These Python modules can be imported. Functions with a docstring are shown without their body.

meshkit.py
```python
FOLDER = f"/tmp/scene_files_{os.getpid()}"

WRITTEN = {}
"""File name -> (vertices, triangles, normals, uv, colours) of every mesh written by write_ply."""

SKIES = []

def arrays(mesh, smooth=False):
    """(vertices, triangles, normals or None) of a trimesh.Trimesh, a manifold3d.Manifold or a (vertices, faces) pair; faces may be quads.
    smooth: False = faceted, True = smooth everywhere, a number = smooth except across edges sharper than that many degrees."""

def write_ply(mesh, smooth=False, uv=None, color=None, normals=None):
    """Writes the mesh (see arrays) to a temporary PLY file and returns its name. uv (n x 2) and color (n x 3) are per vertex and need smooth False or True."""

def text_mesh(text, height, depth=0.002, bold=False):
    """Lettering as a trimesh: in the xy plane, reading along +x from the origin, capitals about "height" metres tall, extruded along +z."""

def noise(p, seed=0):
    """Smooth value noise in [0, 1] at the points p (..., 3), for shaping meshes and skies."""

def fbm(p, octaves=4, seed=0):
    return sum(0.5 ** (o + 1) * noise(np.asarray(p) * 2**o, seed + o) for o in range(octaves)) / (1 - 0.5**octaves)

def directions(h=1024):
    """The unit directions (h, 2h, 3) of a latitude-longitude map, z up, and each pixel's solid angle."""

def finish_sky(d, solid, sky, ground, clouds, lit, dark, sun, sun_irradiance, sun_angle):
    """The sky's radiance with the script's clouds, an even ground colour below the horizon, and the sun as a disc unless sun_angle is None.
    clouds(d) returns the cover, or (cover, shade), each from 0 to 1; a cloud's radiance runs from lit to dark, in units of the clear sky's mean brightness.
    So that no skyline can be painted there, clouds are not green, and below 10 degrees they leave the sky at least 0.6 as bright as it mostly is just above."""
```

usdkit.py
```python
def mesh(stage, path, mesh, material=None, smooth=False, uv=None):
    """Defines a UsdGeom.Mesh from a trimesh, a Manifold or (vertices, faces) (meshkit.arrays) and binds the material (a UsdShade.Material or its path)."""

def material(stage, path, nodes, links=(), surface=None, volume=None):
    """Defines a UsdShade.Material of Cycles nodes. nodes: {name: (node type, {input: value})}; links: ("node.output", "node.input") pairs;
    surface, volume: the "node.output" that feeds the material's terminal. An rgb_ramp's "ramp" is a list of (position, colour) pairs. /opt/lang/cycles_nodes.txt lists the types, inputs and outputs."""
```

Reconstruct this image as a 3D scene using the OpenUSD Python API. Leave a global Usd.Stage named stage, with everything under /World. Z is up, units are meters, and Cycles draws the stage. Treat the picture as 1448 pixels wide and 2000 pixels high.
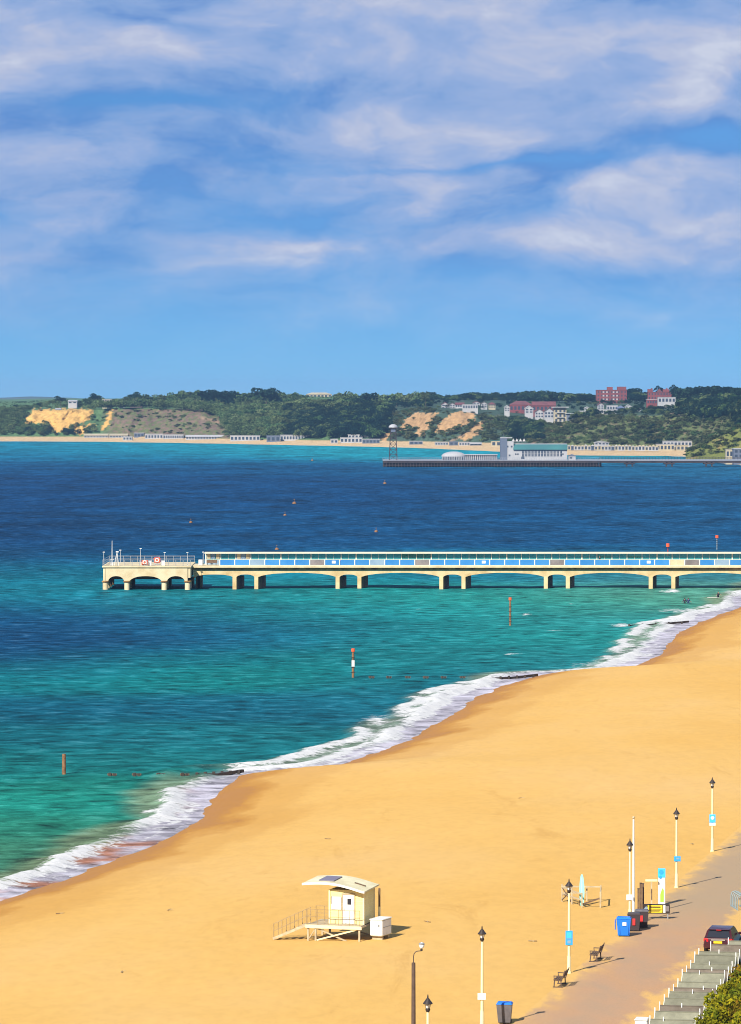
import math, random
import numpy as np, trimesh, manifold3d as m3
from pxr import Usd, UsdGeom, UsdLux, UsdShade, Sdf, Gf, Vt
import usdkit, meshkit

random.seed(7)
rng = np.random.default_rng(11)
stage = Usd.Stage.CreateInMemory()
UsdGeom.SetStageUpAxis(stage, UsdGeom.Tokens.z)
UsdGeom.SetStageMetersPerUnit(stage, 1.0)
UsdGeom.Xform.Define(stage, '/World')
UsdGeom.Scope.Define(stage, '/World/Looks')

# ------------------------------------------------------------------ camera
F, CX, YH, CAMZ = 8000.0, 724.0, 770.0, 37.0          # focal length in pixels of the photograph, centre column, horizon row, eye height
EXPO = 0.75
cam = UsdGeom.Camera.Define(stage, '/World/camera')
cam.AddTranslateOp().Set(Gf.Vec3d(0, 0, CAMZ))
cam.AddRotateXOp().Set(90.0)
cam.CreateHorizontalApertureAttr(24.0)
cam.CreateVerticalApertureAttr(24.0 * 1024 / 741)
cam.CreateFocalLengthAttr(24.0 * F / 1448)
cam.CreateVerticalApertureOffsetAttr(-(1000 - YH) / 1448 * 24.0)
cam.CreateClippingRangeAttr(Gf.Vec2f(1.0, 60000.0))
cam.CreateExposureAttr(EXPO)

# ------------------------------------------------------------------ sun and sky
SUN_ELEV = math.radians(37)
SUN_AZ = math.atan2(-0.50, -0.86)                      # atan2(x, y) of the direction towards the sun
sdir = np.array([math.sin(SUN_AZ) * math.cos(SUN_ELEV), math.cos(SUN_AZ) * math.cos(SUN_ELEV), math.sin(SUN_ELEV)])
sun = UsdLux.DistantLight.Define(stage, '/World/sun')
sun.CreateIntensityAttr(1.25)
sun.CreateAngleAttr(0.53)
sun.CreateNormalizeAttr(True)
sun.CreateColorAttr(Gf.Vec3f(1.0, 0.93, 0.80))
sun.AddTransformOp().Set(Gf.Matrix4d().SetRotate(Gf.Rotation(Gf.Vec3d(0, 0, 1), Gf.Vec3d(*map(float, sdir)))))

SKY_STRENGTH = 0.12
TINT_LOW, TINT_HIGH = (0.18, 0.31, 0.385), (0.26, 0.40, 0.47)          # bluer, deeper air than the plain model gives


def srgb(r, g, b):
    c = np.array([r, g, b], float) / 255
    return tuple(np.where(c <= 0.04045, c / 12.92, ((c + 0.055) / 1.055) ** 2.4))


def sky_material():
    n, l = {}, []
    n['tc'] = ('texture_coordinate', {})
    n['sky'] = ('sky_texture', {'sky_type': 'single_scattering', 'sun_disc': False, 'sun_elevation': SUN_ELEV, 'sun_rotation': SUN_AZ,
                                'altitude': 30.0, 'air_density': 0.35, 'aerosol_density': 0.0, 'ozone_density': 4.0})
    n['tint'] = ('mix_color', {'blend_type': 'multiply', 'fac': 1.0, 'use_clamp': False})
    n['tz'] = ('separate_xyz', {})
    n['tr'] = ('map_range', {'from_min': 0.0, 'from_max': 0.1, 'to_min': 0.0, 'to_max': 1.0, 'clamp': True})
    n['tm'] = ('mix_color', {'blend_type': 'mix', 'a': TINT_LOW, 'b': TINT_HIGH})
    l += [('sky.color', 'tint.a'), ('tc.generated', 'tz.vector'), ('tz.z', 'tr.value'), ('tr.result', 'tm.fac'), ('tm.result', 'tint.b')]
    # cloud banks, as directions: (column, row, half width, half height, weight) read off the photograph as angles
    banks = [(760, 40, 1000, 150, .55), (100, 70, 480, 130, .9), (330, 110, 420, 70, .35), (860, 120, 420, 190, .95), (1180, 150, 420, 170, .7), (620, 250, 300, 60, .5), (900, 260, 480, 80, .55),
             (1350, 60, 400, 90, .5), (540, 478, 330, 60, .6), (40, 340, 170, 90, .5), (1230, 370, 280, 60, .5), (860, 350, 350, 50, .3),
             (140, 510, 300, 60, .4), (1150, 480, 520, 70, .4), (430, 330, 200, 60, .3), (900, 500, 200, 60, .3), (60, 590, 250, 40, .15), (1250, 600, 380, 60, .15),
             (250, 205, 420, 48, -1.0), (1420, 275, 330, 55, -1.0), (930, 322, 420, 20, -.55), (540, 60, 90, 110, -.3), (60, 420, 200, 40, -.25)]
    prev = None
    n['warpn'] = ('noise_texture', {'scale': 1.0, 'detail': 4.0, 'roughness': 0.55})
    n['warpm'] = ('mapping', {'mapping_type': 'point', 'scale': (16.0, 16.0, 34.0)})
    n['warps'] = ('vector_math', {'math_type': 'subtract', 'vector2': (0.5, 0.5, 0.5)})
    n['warpx'] = ('vector_math', {'math_type': 'multiply', 'vector2': (0.05, 0.0, 0.018)})
    n['dir'] = ('vector_math', {'math_type': 'add'})
    l += [('tc.generated', 'warpm.vector'), ('warpm.vector', 'warpn.vector'), ('warpn.color', 'warps.vector1'), ('warps.vector', 'warpx.vector1'),
          ('tc.generated', 'dir.vector1'), ('warpx.vector', 'dir.vector2')]
    for i, (px, py, rx, ry, w) in enumerate(banks):
        cx, cz, ax, az = (px - CX) / F, (YH - py) / F, rx / F, ry / F
        n[f'm{i}'] = ('mapping', {'mapping_type': 'point', 'location': (-cx / ax, 0.0, -cz / az), 'scale': (1 / ax, 0.0, 1 / az)})
        n[f'g{i}'] = ('gradient_texture', {'gradient_type': 'quadratic_sphere'})
        n[f'a{i}'] = ('math', {'math_type': 'multiply_add', 'value2': float(w), 'value3': 0.0})
        l += [('dir.vector', f'm{i}.vector'), (f'm{i}.vector', f'g{i}.vector'), (f'g{i}.fac', f'a{i}.value1')]
        if prev:
            l.append((prev, f'a{i}.value3'))
        prev = f'a{i}.value'
    # broken cloud everywhere: heaped shapes, lit from above (the same field sampled a little higher gives the relief)
    n['nm'] = ('mapping', {'mapping_type': 'point', 'scale': (15.0, 15.0, 38.0)})
    n['nm2'] = ('mapping', {'mapping_type': 'point', 'scale': (15.0, 15.0, 38.0), 'location': (-0.12, 0.0, 0.26)})
    for q in ('', '2'):
        n['nz' + q] = ('noise_texture', {'scale': 1.0, 'detail': 8.0, 'roughness': 0.56, 'distortion': 0.15})
        l += [('dir.vector', f'nm{q}.vector'), (f'nm{q}.vector', f'nz{q}.vector')]
    n['nd'] = ('math', {'math_type': 'multiply_add', 'value2': 2.0, 'value3': -0.66})
    n['cov'] = ('math', {'math_type': 'add'})
    n['covr'] = ('map_range', {'from_min': -0.5, 'from_max': 0.95, 'to_min': 0.0, 'to_max': 1.0, 'clamp': True, 'range_type': 'smoothstep'})
    l += [('nz.fac', 'nd.value1'), (prev, 'cov.value1'), ('nd.value', 'cov.value2'), ('cov.value', 'covr.value')]
    n['rel'] = ('math', {'math_type': 'subtract'})
    n['rl2'] = ('math', {'math_type': 'multiply_add', 'value2': 2.3, 'value3': 0.0})
    n['lit'] = ('math', {'math_type': 'multiply_add', 'value2': 0.62})
    n['lid'] = ('math', {'math_type': 'add', 'value2': -0.01})
    l += [('nz.fac', 'rel.value1'), ('nz2.fac', 'rel.value2'), ('rel.value', 'rl2.value1'), ('covr.result', 'lit.value1'), ('rl2.value', 'lit.value3'), ('lit.value', 'lid.value1')]
    # fewer clouds right at the horizon (clear band), read from the height of the direction
    n['sep'] = ('separate_xyz', {})
    n['low'] = ('map_range', {'from_min': 0.004, 'from_max': 0.052, 'to_min': 0.10, 'to_max': 1.0, 'clamp': True, 'range_type': 'smoothstep'})
    n['cv2'] = ('math', {'math_type': 'multiply'})
    l += [('tc.generated', 'sep.vector'), ('sep.z', 'low.value'), ('covr.result', 'cv2.value1'), ('low.result', 'cv2.value2')]
    k = 1 / SKY_STRENGTH / 2 ** EXPO
    n['ramp'] = ('rgb_ramp', {'ramp': [(0.0, tuple(x * k for x in srgb(98, 142, 208))), (0.3, tuple(x * k for x in srgb(136, 168, 218))), (0.55, tuple(x * k for x in srgb(158, 180, 222))), (0.8, tuple(x * k for x in srgb(188, 196, 222))), (1.0, tuple(x * k for x in srgb(208, 213, 230)))]})
    n['mixc'] = ('mix_color', {'blend_type': 'mix', 'use_clamp': False})
    n['facm'] = ('map_range', {'from_min': 0.0, 'from_max': 0.7, 'to_min': 0.0, 'to_max': 0.92, 'clamp': True})
    n['bg'] = ('background_shader', {'strength': SKY_STRENGTH})
    l += [('lid.value', 'ramp.fac'), ('cv2.value', 'facm.value'), ('facm.result', 'mixc.fac'), ('tint.result', 'mixc.a'), ('ramp.color', 'mixc.b'), ('mixc.result', 'bg.color')]
    return usdkit.material(stage, '/World/Looks/sky_look', n, l, surface='bg.background')


dome = UsdLux.DomeLight.Define(stage, '/World/sky')
UsdShade.MaterialBindingAPI.Apply(dome.GetPrim()).Bind(sky_material())
dome.GetPrim().SetCustomDataByKey('kind', 'structure')
dome.GetPrim().SetCustomDataByKey('label', 'blue sky with lilac grey broken cloud')
# ------------------------------------------------------------------ helpers
def G(px, py, z=0.0):
    """The point at height z that the photograph shows at column px, row py."""
    D = (CAMZ - z) * F / (py - YH)
    return np.array([(px - CX) / F * D, D, z])


def P(px, py, D):
    """The point at distance D that the photograph shows at column px, row py."""
    return np.array([(px - CX) / F * D, D, CAMZ - (py - YH) / F * D])


USED = {}


def fresh(parent, name):
    k = (parent, name)
    USED[k] = USED.get(k, -1) + 1
    return f"{parent}/{name}" + (f"_{USED[k]:03d}" if USED[k] else '')


def keys(prim, label=None, cat=None, group=None, kind=None):
    for k, v in (('label', label), ('category', cat), ('group', group), ('kind', kind)):
        if v:
            prim.SetCustomDataByKey(k, v)


class MB:
    """Collects shapes that become ONE mesh."""
    def __init__(s):
        s.v, s.f, s.n = [], [], 0

    def add(s, v, f):
        v, f = np.asarray(v, float), np.asarray(f, int)
        if len(f) and f.shape[1] == 4:
            f = np.vstack([f[:, [0, 1, 2]], f[:, [0, 2, 3]]])
        s.v.append(v); s.f.append(f + s.n); s.n += len(v)
        return s

    def tm(s, t):
        return s.add(t.vertices, t.faces)

    def man(s, m):
        q = m.to_mesh()
        return s.add(q.vert_properties[:, :3], q.tri_verts)

    def box(s, c, size, rz=0.0, bev=0.0):
        x, y, z = np.array(size) / 2
        if bev:
            b = min(bev, x * .9, y * .9, z * .9)
            pts = [(sx * (x - b * (k != 0)), sy * (y - b * (k != 1)), sz * (z - b * (k != 2))) for sx in (-1, 1) for sy in (-1, 1) for sz in (-1, 1) for k in range(3)]
            t = trimesh.convex.convex_hull(np.array(pts))
            v, f = t.vertices, t.faces
        else:
            v = np.array([(sx * x, sy * y, sz * z) for sx in (-1, 1) for sy in (-1, 1) for sz in (-1, 1)])
            f = np.array([(0, 1, 3, 2), (4, 6, 7, 5), (0, 4, 5, 1), (2, 3, 7, 6), (0, 2, 6, 4), (1, 5, 7, 3)])
        if rz:
            a, b = math.cos(rz), math.sin(rz)
            v = np.stack([v[:, 0] * a - v[:, 1] * b, v[:, 0] * b + v[:, 1] * a, v[:, 2]], 1)
        return s.add(v + np.array(c), f)

    def bar(s, p0, p1, w, h=None, sides=0, w1=None):
        """A straight bar from p0 to p1: square w x h, or round with that many sides (w = diameter, w1 at the far end)."""
        p0, p1 = np.array(p0, float), np.array(p1, float)
        d = p1 - p0
        d /= np.linalg.norm(d)
        up = np.array([0, 0, 1.0]) if abs(d[2]) < .95 else np.array([0, 1.0, 0])
        a = np.cross(d, up); a /= np.linalg.norm(a)
        b = np.cross(a, d)
        if sides:
            t = np.arange(sides) / sides * 2 * math.pi
            ring = lambda r: np.outer(np.cos(t), a) * r + np.outer(np.sin(t), b) * r
            v = np.vstack([p0 + ring(w / 2), p1 + ring((w1 or w) / 2), [p0, p1]])
            i = np.arange(sides); j = (i + 1) % sides
            f = np.vstack([np.stack([i, j, j + sides], 1), np.stack([i, j + sides, i + sides], 1), np.stack([j, i, i * 0 + 2 * sides], 1), np.stack([i + sides, j + sides, i * 0 + 2 * sides + 1], 1)])
            return s.add(v, f)
        h = h or w
        q = [a * x * w / 2 + b * y * h / 2 for x, y in ((-1, -1), (1, -1), (1, 1), (-1, 1))]
        v = [p0 + k for k in q] + [p1 + k for k in q]
        return s.add(v, [(3, 2, 1, 0), (4, 5, 6, 7), (0, 1, 5, 4), (1, 2, 6, 5), (2, 3, 7, 6), (3, 0, 4, 7)])

    def lathe(s, prof, c=(0, 0, 0), n=12):
        prof = np.array(prof, float)
        t = np.arange(n) / n * 2 * math.pi
        v = np.vstack([np.stack([np.cos(t) * r, np.sin(t) * r, np.full(n, z)], 1) for r, z in prof]) + np.array(c)
        f = []
        for k in range(len(prof) - 1):
            for i in range(n):
                j = (i + 1) % n
                f.append((k * n + i, k * n + j, (k + 1) * n + j, (k + 1) * n + i))
        return s.add(v, f)

    def prism(s, pts, p0, ax, ay, az, depth):
        """A flat outline pts (u, v) at p0 with axes ax, ay, pushed out by depth along az."""
        from shapely.geometry import Polygon
        t = trimesh.creation.extrude_polygon(Polygon(pts), depth, engine='earcut')
        v = t.vertices
        v = np.array(p0) + np.outer(v[:, 0], ax) + np.outer(v[:, 1], ay) + np.outer(v[:, 2], az)
        f = t.faces
        if np.dot(np.cross(ax, ay), az) < 0:
            f = f[:, ::-1]
        return s.add(v, f)

    def hull(s, pts):
        t = trimesh.convex.convex_hull(np.array(pts, float))
        return s.add(t.vertices, t.faces)

    def mesh(s):
        return (np.vstack(s.v), np.vstack(s.f))


X, Y, Z = np.eye(3)


def obj(name, mb, material, parent='/World', smooth=False, **k):
    path = fresh(parent, name)
    m = usdkit.mesh(stage, path, mb.mesh() if isinstance(mb, MB) else mb, material, smooth=smooth)
    keys(m.GetPrim(), **k)
    return path


def thing(name, label, cat, loc=(0, 0, 0), rz=0.0, group=None, kind=None, scale=None):
    path = fresh('/World', name)
    x = UsdGeom.Xform.Define(stage, path)
    x.AddTranslateOp().Set(Gf.Vec3d(*map(float, loc)))
    x.AddRotateZOp().Set(math.degrees(rz))
    x.AddScaleOp().Set(Gf.Vec3f(*(scale if np.ndim(scale) else [scale or 1.0] * 3)))
    keys(x.GetPrim(), label, cat, group, kind)
    return path


def dup(src, name, label, cat, loc, rz=0.0, group=None, scale=None):
    path = thing(name, label, cat, loc, rz, group, scale=scale)
    p = stage.GetPrimAtPath(path)
    p.GetReferences().AddInternalReference(src)
    p.SetInstanceable(True)
    return path


def place(path, loc, rz=0.0, scale=None):
    x = stage.GetPrimAtPath(path)
    x.GetAttribute('xformOp:translate').Set(Gf.Vec3d(*map(float, loc)))
    x.GetAttribute('xformOp:rotateZ').Set(math.degrees(rz))
    if scale is not None:
        x.GetAttribute('xformOp:scale').Set(Gf.Vec3f(*(scale if np.ndim(scale) else [scale] * 3)))


def look(name, c, rough=0.8, c2=None, scale=1.0, detail=4.0, mix=(0.35, 0.65), bump=0.0, metal=0.0, stretch=(1, 1, 1), spec=0.4, vary=0.0, coat=0.0):
    """A painted, weathered or natural surface: colour c wandering to c2 with noise in the place's own space."""
    n = {'p': ('principled_bsdf', {'base_color': c, 'roughness': rough, 'metallic': metal, 'specular_ior_level': spec, 'coat_weight': coat})}
    l = []
    if c2 is not None or bump:
        n['g'] = ('geometry', {})
        n['m'] = ('mapping', {'mapping_type': 'point', 'scale': stretch})
        n['n'] = ('noise_texture', {'scale': scale, 'detail': detail, 'roughness': 0.6})
        l += [('g.position', 'm.vector'), ('m.vector', 'n.vector')]
    if c2 is not None:
        n['r'] = ('rgb_ramp', {'ramp': [(mix[0], c), (mix[1], c2)]})
        l += [('n.fac', 'r.fac'), ('r.color', 'p.base_color')]
    if vary:
        n['oi'] = ('object_info', {})
        n['mr'] = ('map_range', {'to_min': 1 - vary, 'to_max': 1 + vary})
        n['hs'] = ('hsv', {'color': c})
        l += [('oi.random', 'mr.value'), ('mr.result', 'hs.value')]
        if c2 is not None:
            l = [x for x in l if x[1] != 'p.base_color'] + [('r.color', 'hs.color')]
        l.append(('hs.color', 'p.base_color'))
    if bump:
        n['b'] = ('bump', {'strength': 0.6, 'distance': bump})
        l += [('n.fac', 'b.height'), ('b.normal', 'p.normal')]
    return usdkit.material(stage, '/World/Looks/' + name, n, l, surface='p.BSDF')


def primvar(mesh_path, name, values, color=False):
    api = UsdGeom.PrimvarsAPI(stage.GetPrimAtPath(mesh_path))
    if color:
        api.CreatePrimvar(name, Sdf.ValueTypeNames.Color3fArray, 'vertex').Set(Vt.Vec3fArray.FromNumpy(np.asarray(values, np.float32)))
    else:
        api.CreatePrimvar(name, Sdf.ValueTypeNames.FloatArray, 'vertex').Set(Vt.FloatArray.FromNumpy(np.asarray(values, np.float32)))


def grid_faces(r, c):
    i = np.arange(r * c).reshape(r, c)
    return np.stack([i[:-1, :-1].ravel(), i[:-1, 1:].ravel(), i[1:, 1:].ravel(), i[1:, :-1].ravel()], 1)


def sm(x, a, b):
    t = np.clip((x - a) / (b - a), 0, 1)
    return t * t * (3 - 2 * t)


def fbm2(x, y, s, seed=0, oct=4):
    return meshkit.fbm(np.stack([x * s, y * s, np.full_like(x, seed * 7.3)], -1), oct, seed)


LIT = 1.78          # what a level surface of base colour 1 reads in the picture


def alb(r, g, b, k=1.0):
    return tuple(np.array(srgb(r, g, b)) / LIT * k)


# ------------------------------------------------------------------ shoreline, beach, promenade
SHORE_PX = [(0, 1760), (100, 1730), (200, 1690), (300, 1652), (345, 1628), (395, 1600), (425, 1550), (468, 1514), (560, 1509), (650, 1500), (740, 1470), (820, 1440), (880, 1400), (930, 1367), (1000, 1335), (1060, 1318), (1130, 1316), (1220, 1310), (1290, 1280), (1325, 1237), (1370, 1215), (1448, 1186)]
SH = np.array([G(*p)[:2] for p in SHORE_PX])
SH = np.vstack([[(-75, 90), (-48, 200), (-36, 262)], SH, [(73, 760), (86, 840), (108, 960), (135, 1150), (175, 1450), (205, 1700), (232, 1900)]])


def shore_x(D):
    return np.interp(D, SH[:, 1], SH[:, 0])


def shore_dist(x, y):
    """Metres seaward of the water's edge (negative on the sand)."""
    best = np.full(x.shape, 1e9)
    for a, b in zip(SH[:-1], SH[1:]):
        d = b - a
        t = np.clip(((x - a[0]) * d[0] + (y - a[1]) * d[1]) / (d @ d), 0, 1)
        best = np.minimum(best, np.hypot(x - a[0] - t * d[0], y - a[1] - t * d[1]))
    return np.where(x < shore_x(y), best, -best)


def prom_x(D):
    return 8.3 + 0.212 * (D - 224)


PROM_W = 8.6
PZ = 3.0


def beach_z(d):
    """Height of the sand at d metres landward of the water's edge."""
    d = np.asarray(d, float)
    up = np.where(d < 0, d * 0.06, 2.96 * (1 - np.exp(-np.clip(d, 0, None) / 14.0)) * 1.02)
    return np.minimum(up, 2.97)


# the beach: one sheet from under the water to the promenade
Ds = np.concatenate([np.arange(100, 900, 1.1), np.arange(900, 1950, 8.0)])
us = np.concatenate([np.linspace(-0.16, 0.35, 90), np.linspace(0.36, 1.0, 60)])
DD, UU = np.meshgrid(Ds, us, indexing='ij')
x0, x1 = shore_x(DD), prom_x(DD) + 1.2
XX = x0 + (x1 - x0) * UU
d_in = -shore_dist(XX, DD)
zz = beach_z(d_in)
n1 = fbm2(XX, DD, 0.06, 1) - .5
n2 = fbm2(XX, DD, 0.35, 2) - .5
zz = zz + sm(d_in, 1, 14) * (n1 * 0.30 + n2 * 0.10) * sm(1 - UU, 0.0, 0.06) + sm(d_in, -1, 1) * (1 - sm(d_in, 2, 8)) * n1 * 0.05
beach = obj('beach', (np.stack([XX.ravel(), DD.ravel(), zz.ravel()], 1), grid_faces(len(Ds), len(us))), None, smooth=True, kind='structure', label='broad golden sandy beach')
primvar(beach, 'inland', d_in.ravel())
primvar(beach, 'edge', ((x1 - XX) * 0.98).ravel())


def bind(path, m):
    UsdShade.MaterialBindingAPI.Apply(stage.GetPrimAtPath(path)).Bind(m)


def sand_look():
    n = {'g': ('geometry', {}), 'w': ('attribute', {'attribute': 'inland'}),
         'm1': ('mapping', {'mapping_type': 'point', 'scale': (1.0, 0.45, 1.0)}),
         'n1': ('noise_texture', {'scale': 0.12, 'detail': 7.0, 'roughness': 0.62}),
         'n2': ('noise_texture', {'scale': 1.3, 'detail': 5.0, 'roughness': 0.65}),
         'n3': ('noise_texture', {'scale': 0.035, 'detail': 4.0, 'roughness': 0.6}),
         'r1': ('rgb_ramp', {'ramp': [(0.3, SAND_A), (0.5, SAND_B), (0.68, SAND_C)]}),
         'sc': ('rgb_ramp', {'ramp': [(0.0, (1, 1, 1)), (0.60, (1, 1, 1)), (0.70, (.90, .87, .82)), (1.0, (.84, .80, .74))]}), 'm7': ('mapping', {'mapping_type': 'point', 'scale': (0.55, 0.12, 1.0), 'rotation': (0, 0, 0.2)}), 'n7': ('noise_texture', {'scale': 0.5, 'detail': 7.0, 'roughness': 0.7, 'distortion': 1.0}), 'mq': ('mix_color', {'blend_type': 'multiply', 'fac': 1.0, 'use_clamp': False}),
         'gr': ('map_range', {'from_min': 0.3, 'from_max': 0.7, 'to_min': 0.94, 'to_max': 1.05}),
         'mg': ('mix_color', {'blend_type': 'multiply', 'fac': 1.0, 'use_clamp': False}),
         # damp band: distance inland wandering with noise
         'a1': ('math', {'math_type': 'multiply_add', 'value2': -14.0, 'value3': 7.0}),
         'a2': ('math', {'math_type': 'add'}),
         'dm': ('rgb_ramp', {'ramp': [(0.0, (1, 1, 1)), (0.12, (.95, .95, .95)), (0.24, (.62, .62, .62)), (0.30, (.36, .36, .36)), (0.52, (.30, .30, .30)), (0.66, (.08, .08, .08)), (1.0, (0, 0, 0))]}),
         'dr': ('map_range', {'from_min': 0.0, 'from_max': 17.0, 'clamp': True}),
         'mx': ('mix_color', {'blend_type': 'mix', 'b': SAND_WET}),
         'wet': ('map_range', {'from_min': 0.75, 'from_max': 1.0, 'to_min': 0.95, 'to_max': 0.5, 'clamp': True}),
         'bb': ('bump', {'strength': 0.55, 'distance': 0.05}),
         'n4': ('noise_texture', {'scale': 2.6, 'detail': 6.0, 'roughness': 0.7}),
         'p': ('principled_bsdf', {'specular_ior_level': 0.12})}
    l = [('g.position', 'm1.vector'), ('m1.vector', 'n1.vector'), ('m1.vector', 'n2.vector'), ('m1.vector', 'n3.vector'), ('g.position', 'n4.vector'),
         ('n3.fac', 'r1.fac'), ('r1.color', 'mg.a'), ('n2.fac', 'gr.value'), ('gr.result', 'mg.b'),
         ('n1.fac', 'a1.value1'), ('a1.value', 'a2.value1'), ('w.fac', 'a2.value2'), ('a2.value', 'dr.value'), ('dr.result', 'dm.fac'), ('dm.color', 'mx.fac'), ('g.position', 'm7.vector'), ('m7.vector', 'n7.vector'), ('n7.fac', 'sc.fac'), ('mg.result', 'mq.a'), ('sc.color', 'mq.b'), ('mq.result', 'mx.a'),
         ('mx.result', 'p.base_color'), ('dm.color', 'wet.value'), ('wet.result', 'p.roughness'), ('n4.fac', 'bb.height'), ('bb.normal', 'p.normal')]
    return usdkit.material(stage, '/World/Looks/sand', n, l, surface='p.BSDF')


SAND_A, SAND_B, SAND_C = alb(250, 197, 106), alb(254, 204, 118), alb(255, 208, 132)
SAND_WET = alb(204, 142, 58)
bind(beach, sand_look())

# the promenade: a sheet of sand-dusted tarmac with a low edge
Dp = np.concatenate([np.arange(100, 700, 1.5), np.arange(700, 1900, 12.0)])
wp = np.linspace(0, 1, 15)
DDp, WW = np.meshgrid(Dp, wp, indexing='ij')
xp = prom_x(DDp) + PROM_W * WW
zp = PZ + 0.03 * np.sin(np.pi * WW)
prom = obj('promenade', (np.stack([xp.ravel(), DDp.ravel(), zp.ravel()], 1), grid_faces(len(Dp), len(wp))), None, smooth=True, kind='structure', label='tan tarmac seafront promenade dusted with sand')
primvar(prom, 'across', (WW * PROM_W).ravel())


def prom_look():
    n = {'g': ('geometry', {}), 'w': ('attribute', {'attribute': 'across'}),
         'sx': ('mapping', {'mapping_type': 'point', 'scale': (1.0, 0.35, 1.0), 'rotation': (0, 0, 0.21)}),
         'n1': ('noise_texture', {'scale': 0.35, 'detail': 5.0, 'roughness': 0.6}),
         'n2': ('noise_texture', {'scale': 0.6, 'detail': 6.0, 'roughness': 0.6}),
         'n3': ('noise_texture', {'scale': 9.0, 'detail': 3.0}),
         'r': ('rgb_ramp', {'ramp': [(0.3, alb(220, 172, 126)), (0.5, alb(214, 172, 134)), (0.7, alb(202, 170, 138))]}),
         'ml': ('math', {'math_type': 'multiply_add', 'value2': 5.0, 'value3': -2.5}),
         'ad': ('math', {'math_type': 'add'}),
         'e': ('rgb_ramp', {'ramp': [(0.0, (1, 1, 1)), (0.02, (.9, .9, .9)), (0.08, (0.35, 0.35, 0.35)), (0.16, (.12, .12, .12)), (0.28, (0, 0, 0)), (0.66, (0, 0, 0)), (0.76, (0.9, 0.9, 0.9)), (1.0, (1, 1, 1))]}),
         'er': ('map_range', {'from_min': 0.0, 'from_max': PROM_W, 'clamp': True}),
         'gr': ('map_range', {'from_min': 0.3, 'from_max': 0.7, 'to_min': 0.93, 'to_max': 1.06}),
         'mg': ('mix_color', {'blend_type': 'multiply', 'fac': 1.0, 'use_clamp': False}),
         'mx': ('mix_color', {'blend_type': 'mix', 'b': SAND_B}),
         'yy': ('separate_xyz', {}), 'yr': ('map_range', {'from_min': 258.0, 'from_max': 272.0, 'to_min': 0.0, 'to_max': 0.75, 'clamp': True}), 'tm': ('mix_color', {'blend_type': 'mix', 'b': alb(196, 172, 138)}),
         'p': ('principled_bsdf', {'roughness': 0.9, 'specular_ior_level': 0.25})}
    l = [('g.position', 'yy.vector'), ('yy.y', 'yr.value'), ('yr.result', 'tm.fac'), ('r.color', 'tm.a'), ('g.position', 'sx.vector'), ('sx.vector', 'n1.vector'), ('sx.vector', 'n2.vector'), ('g.position', 'n3.vector'), ('n1.fac', 'r.fac'), ('tm.result', 'mg.a'), ('n3.fac', 'gr.value'), ('gr.result', 'mg.b'),
         ('n2.fac', 'ml.value1'), ('ml.value', 'ad.value1'), ('w.fac', 'ad.value2'), ('ad.value', 'er.value'), ('er.result', 'e.fac'), ('e.color', 'mx.fac'), ('mg.result', 'mx.a'), ('mx.result', 'p.base_color')]
    return usdkit.material(stage, '/World/Looks/promenade_look', n, l, surface='p.BSDF')


bind(prom, prom_look())

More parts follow.
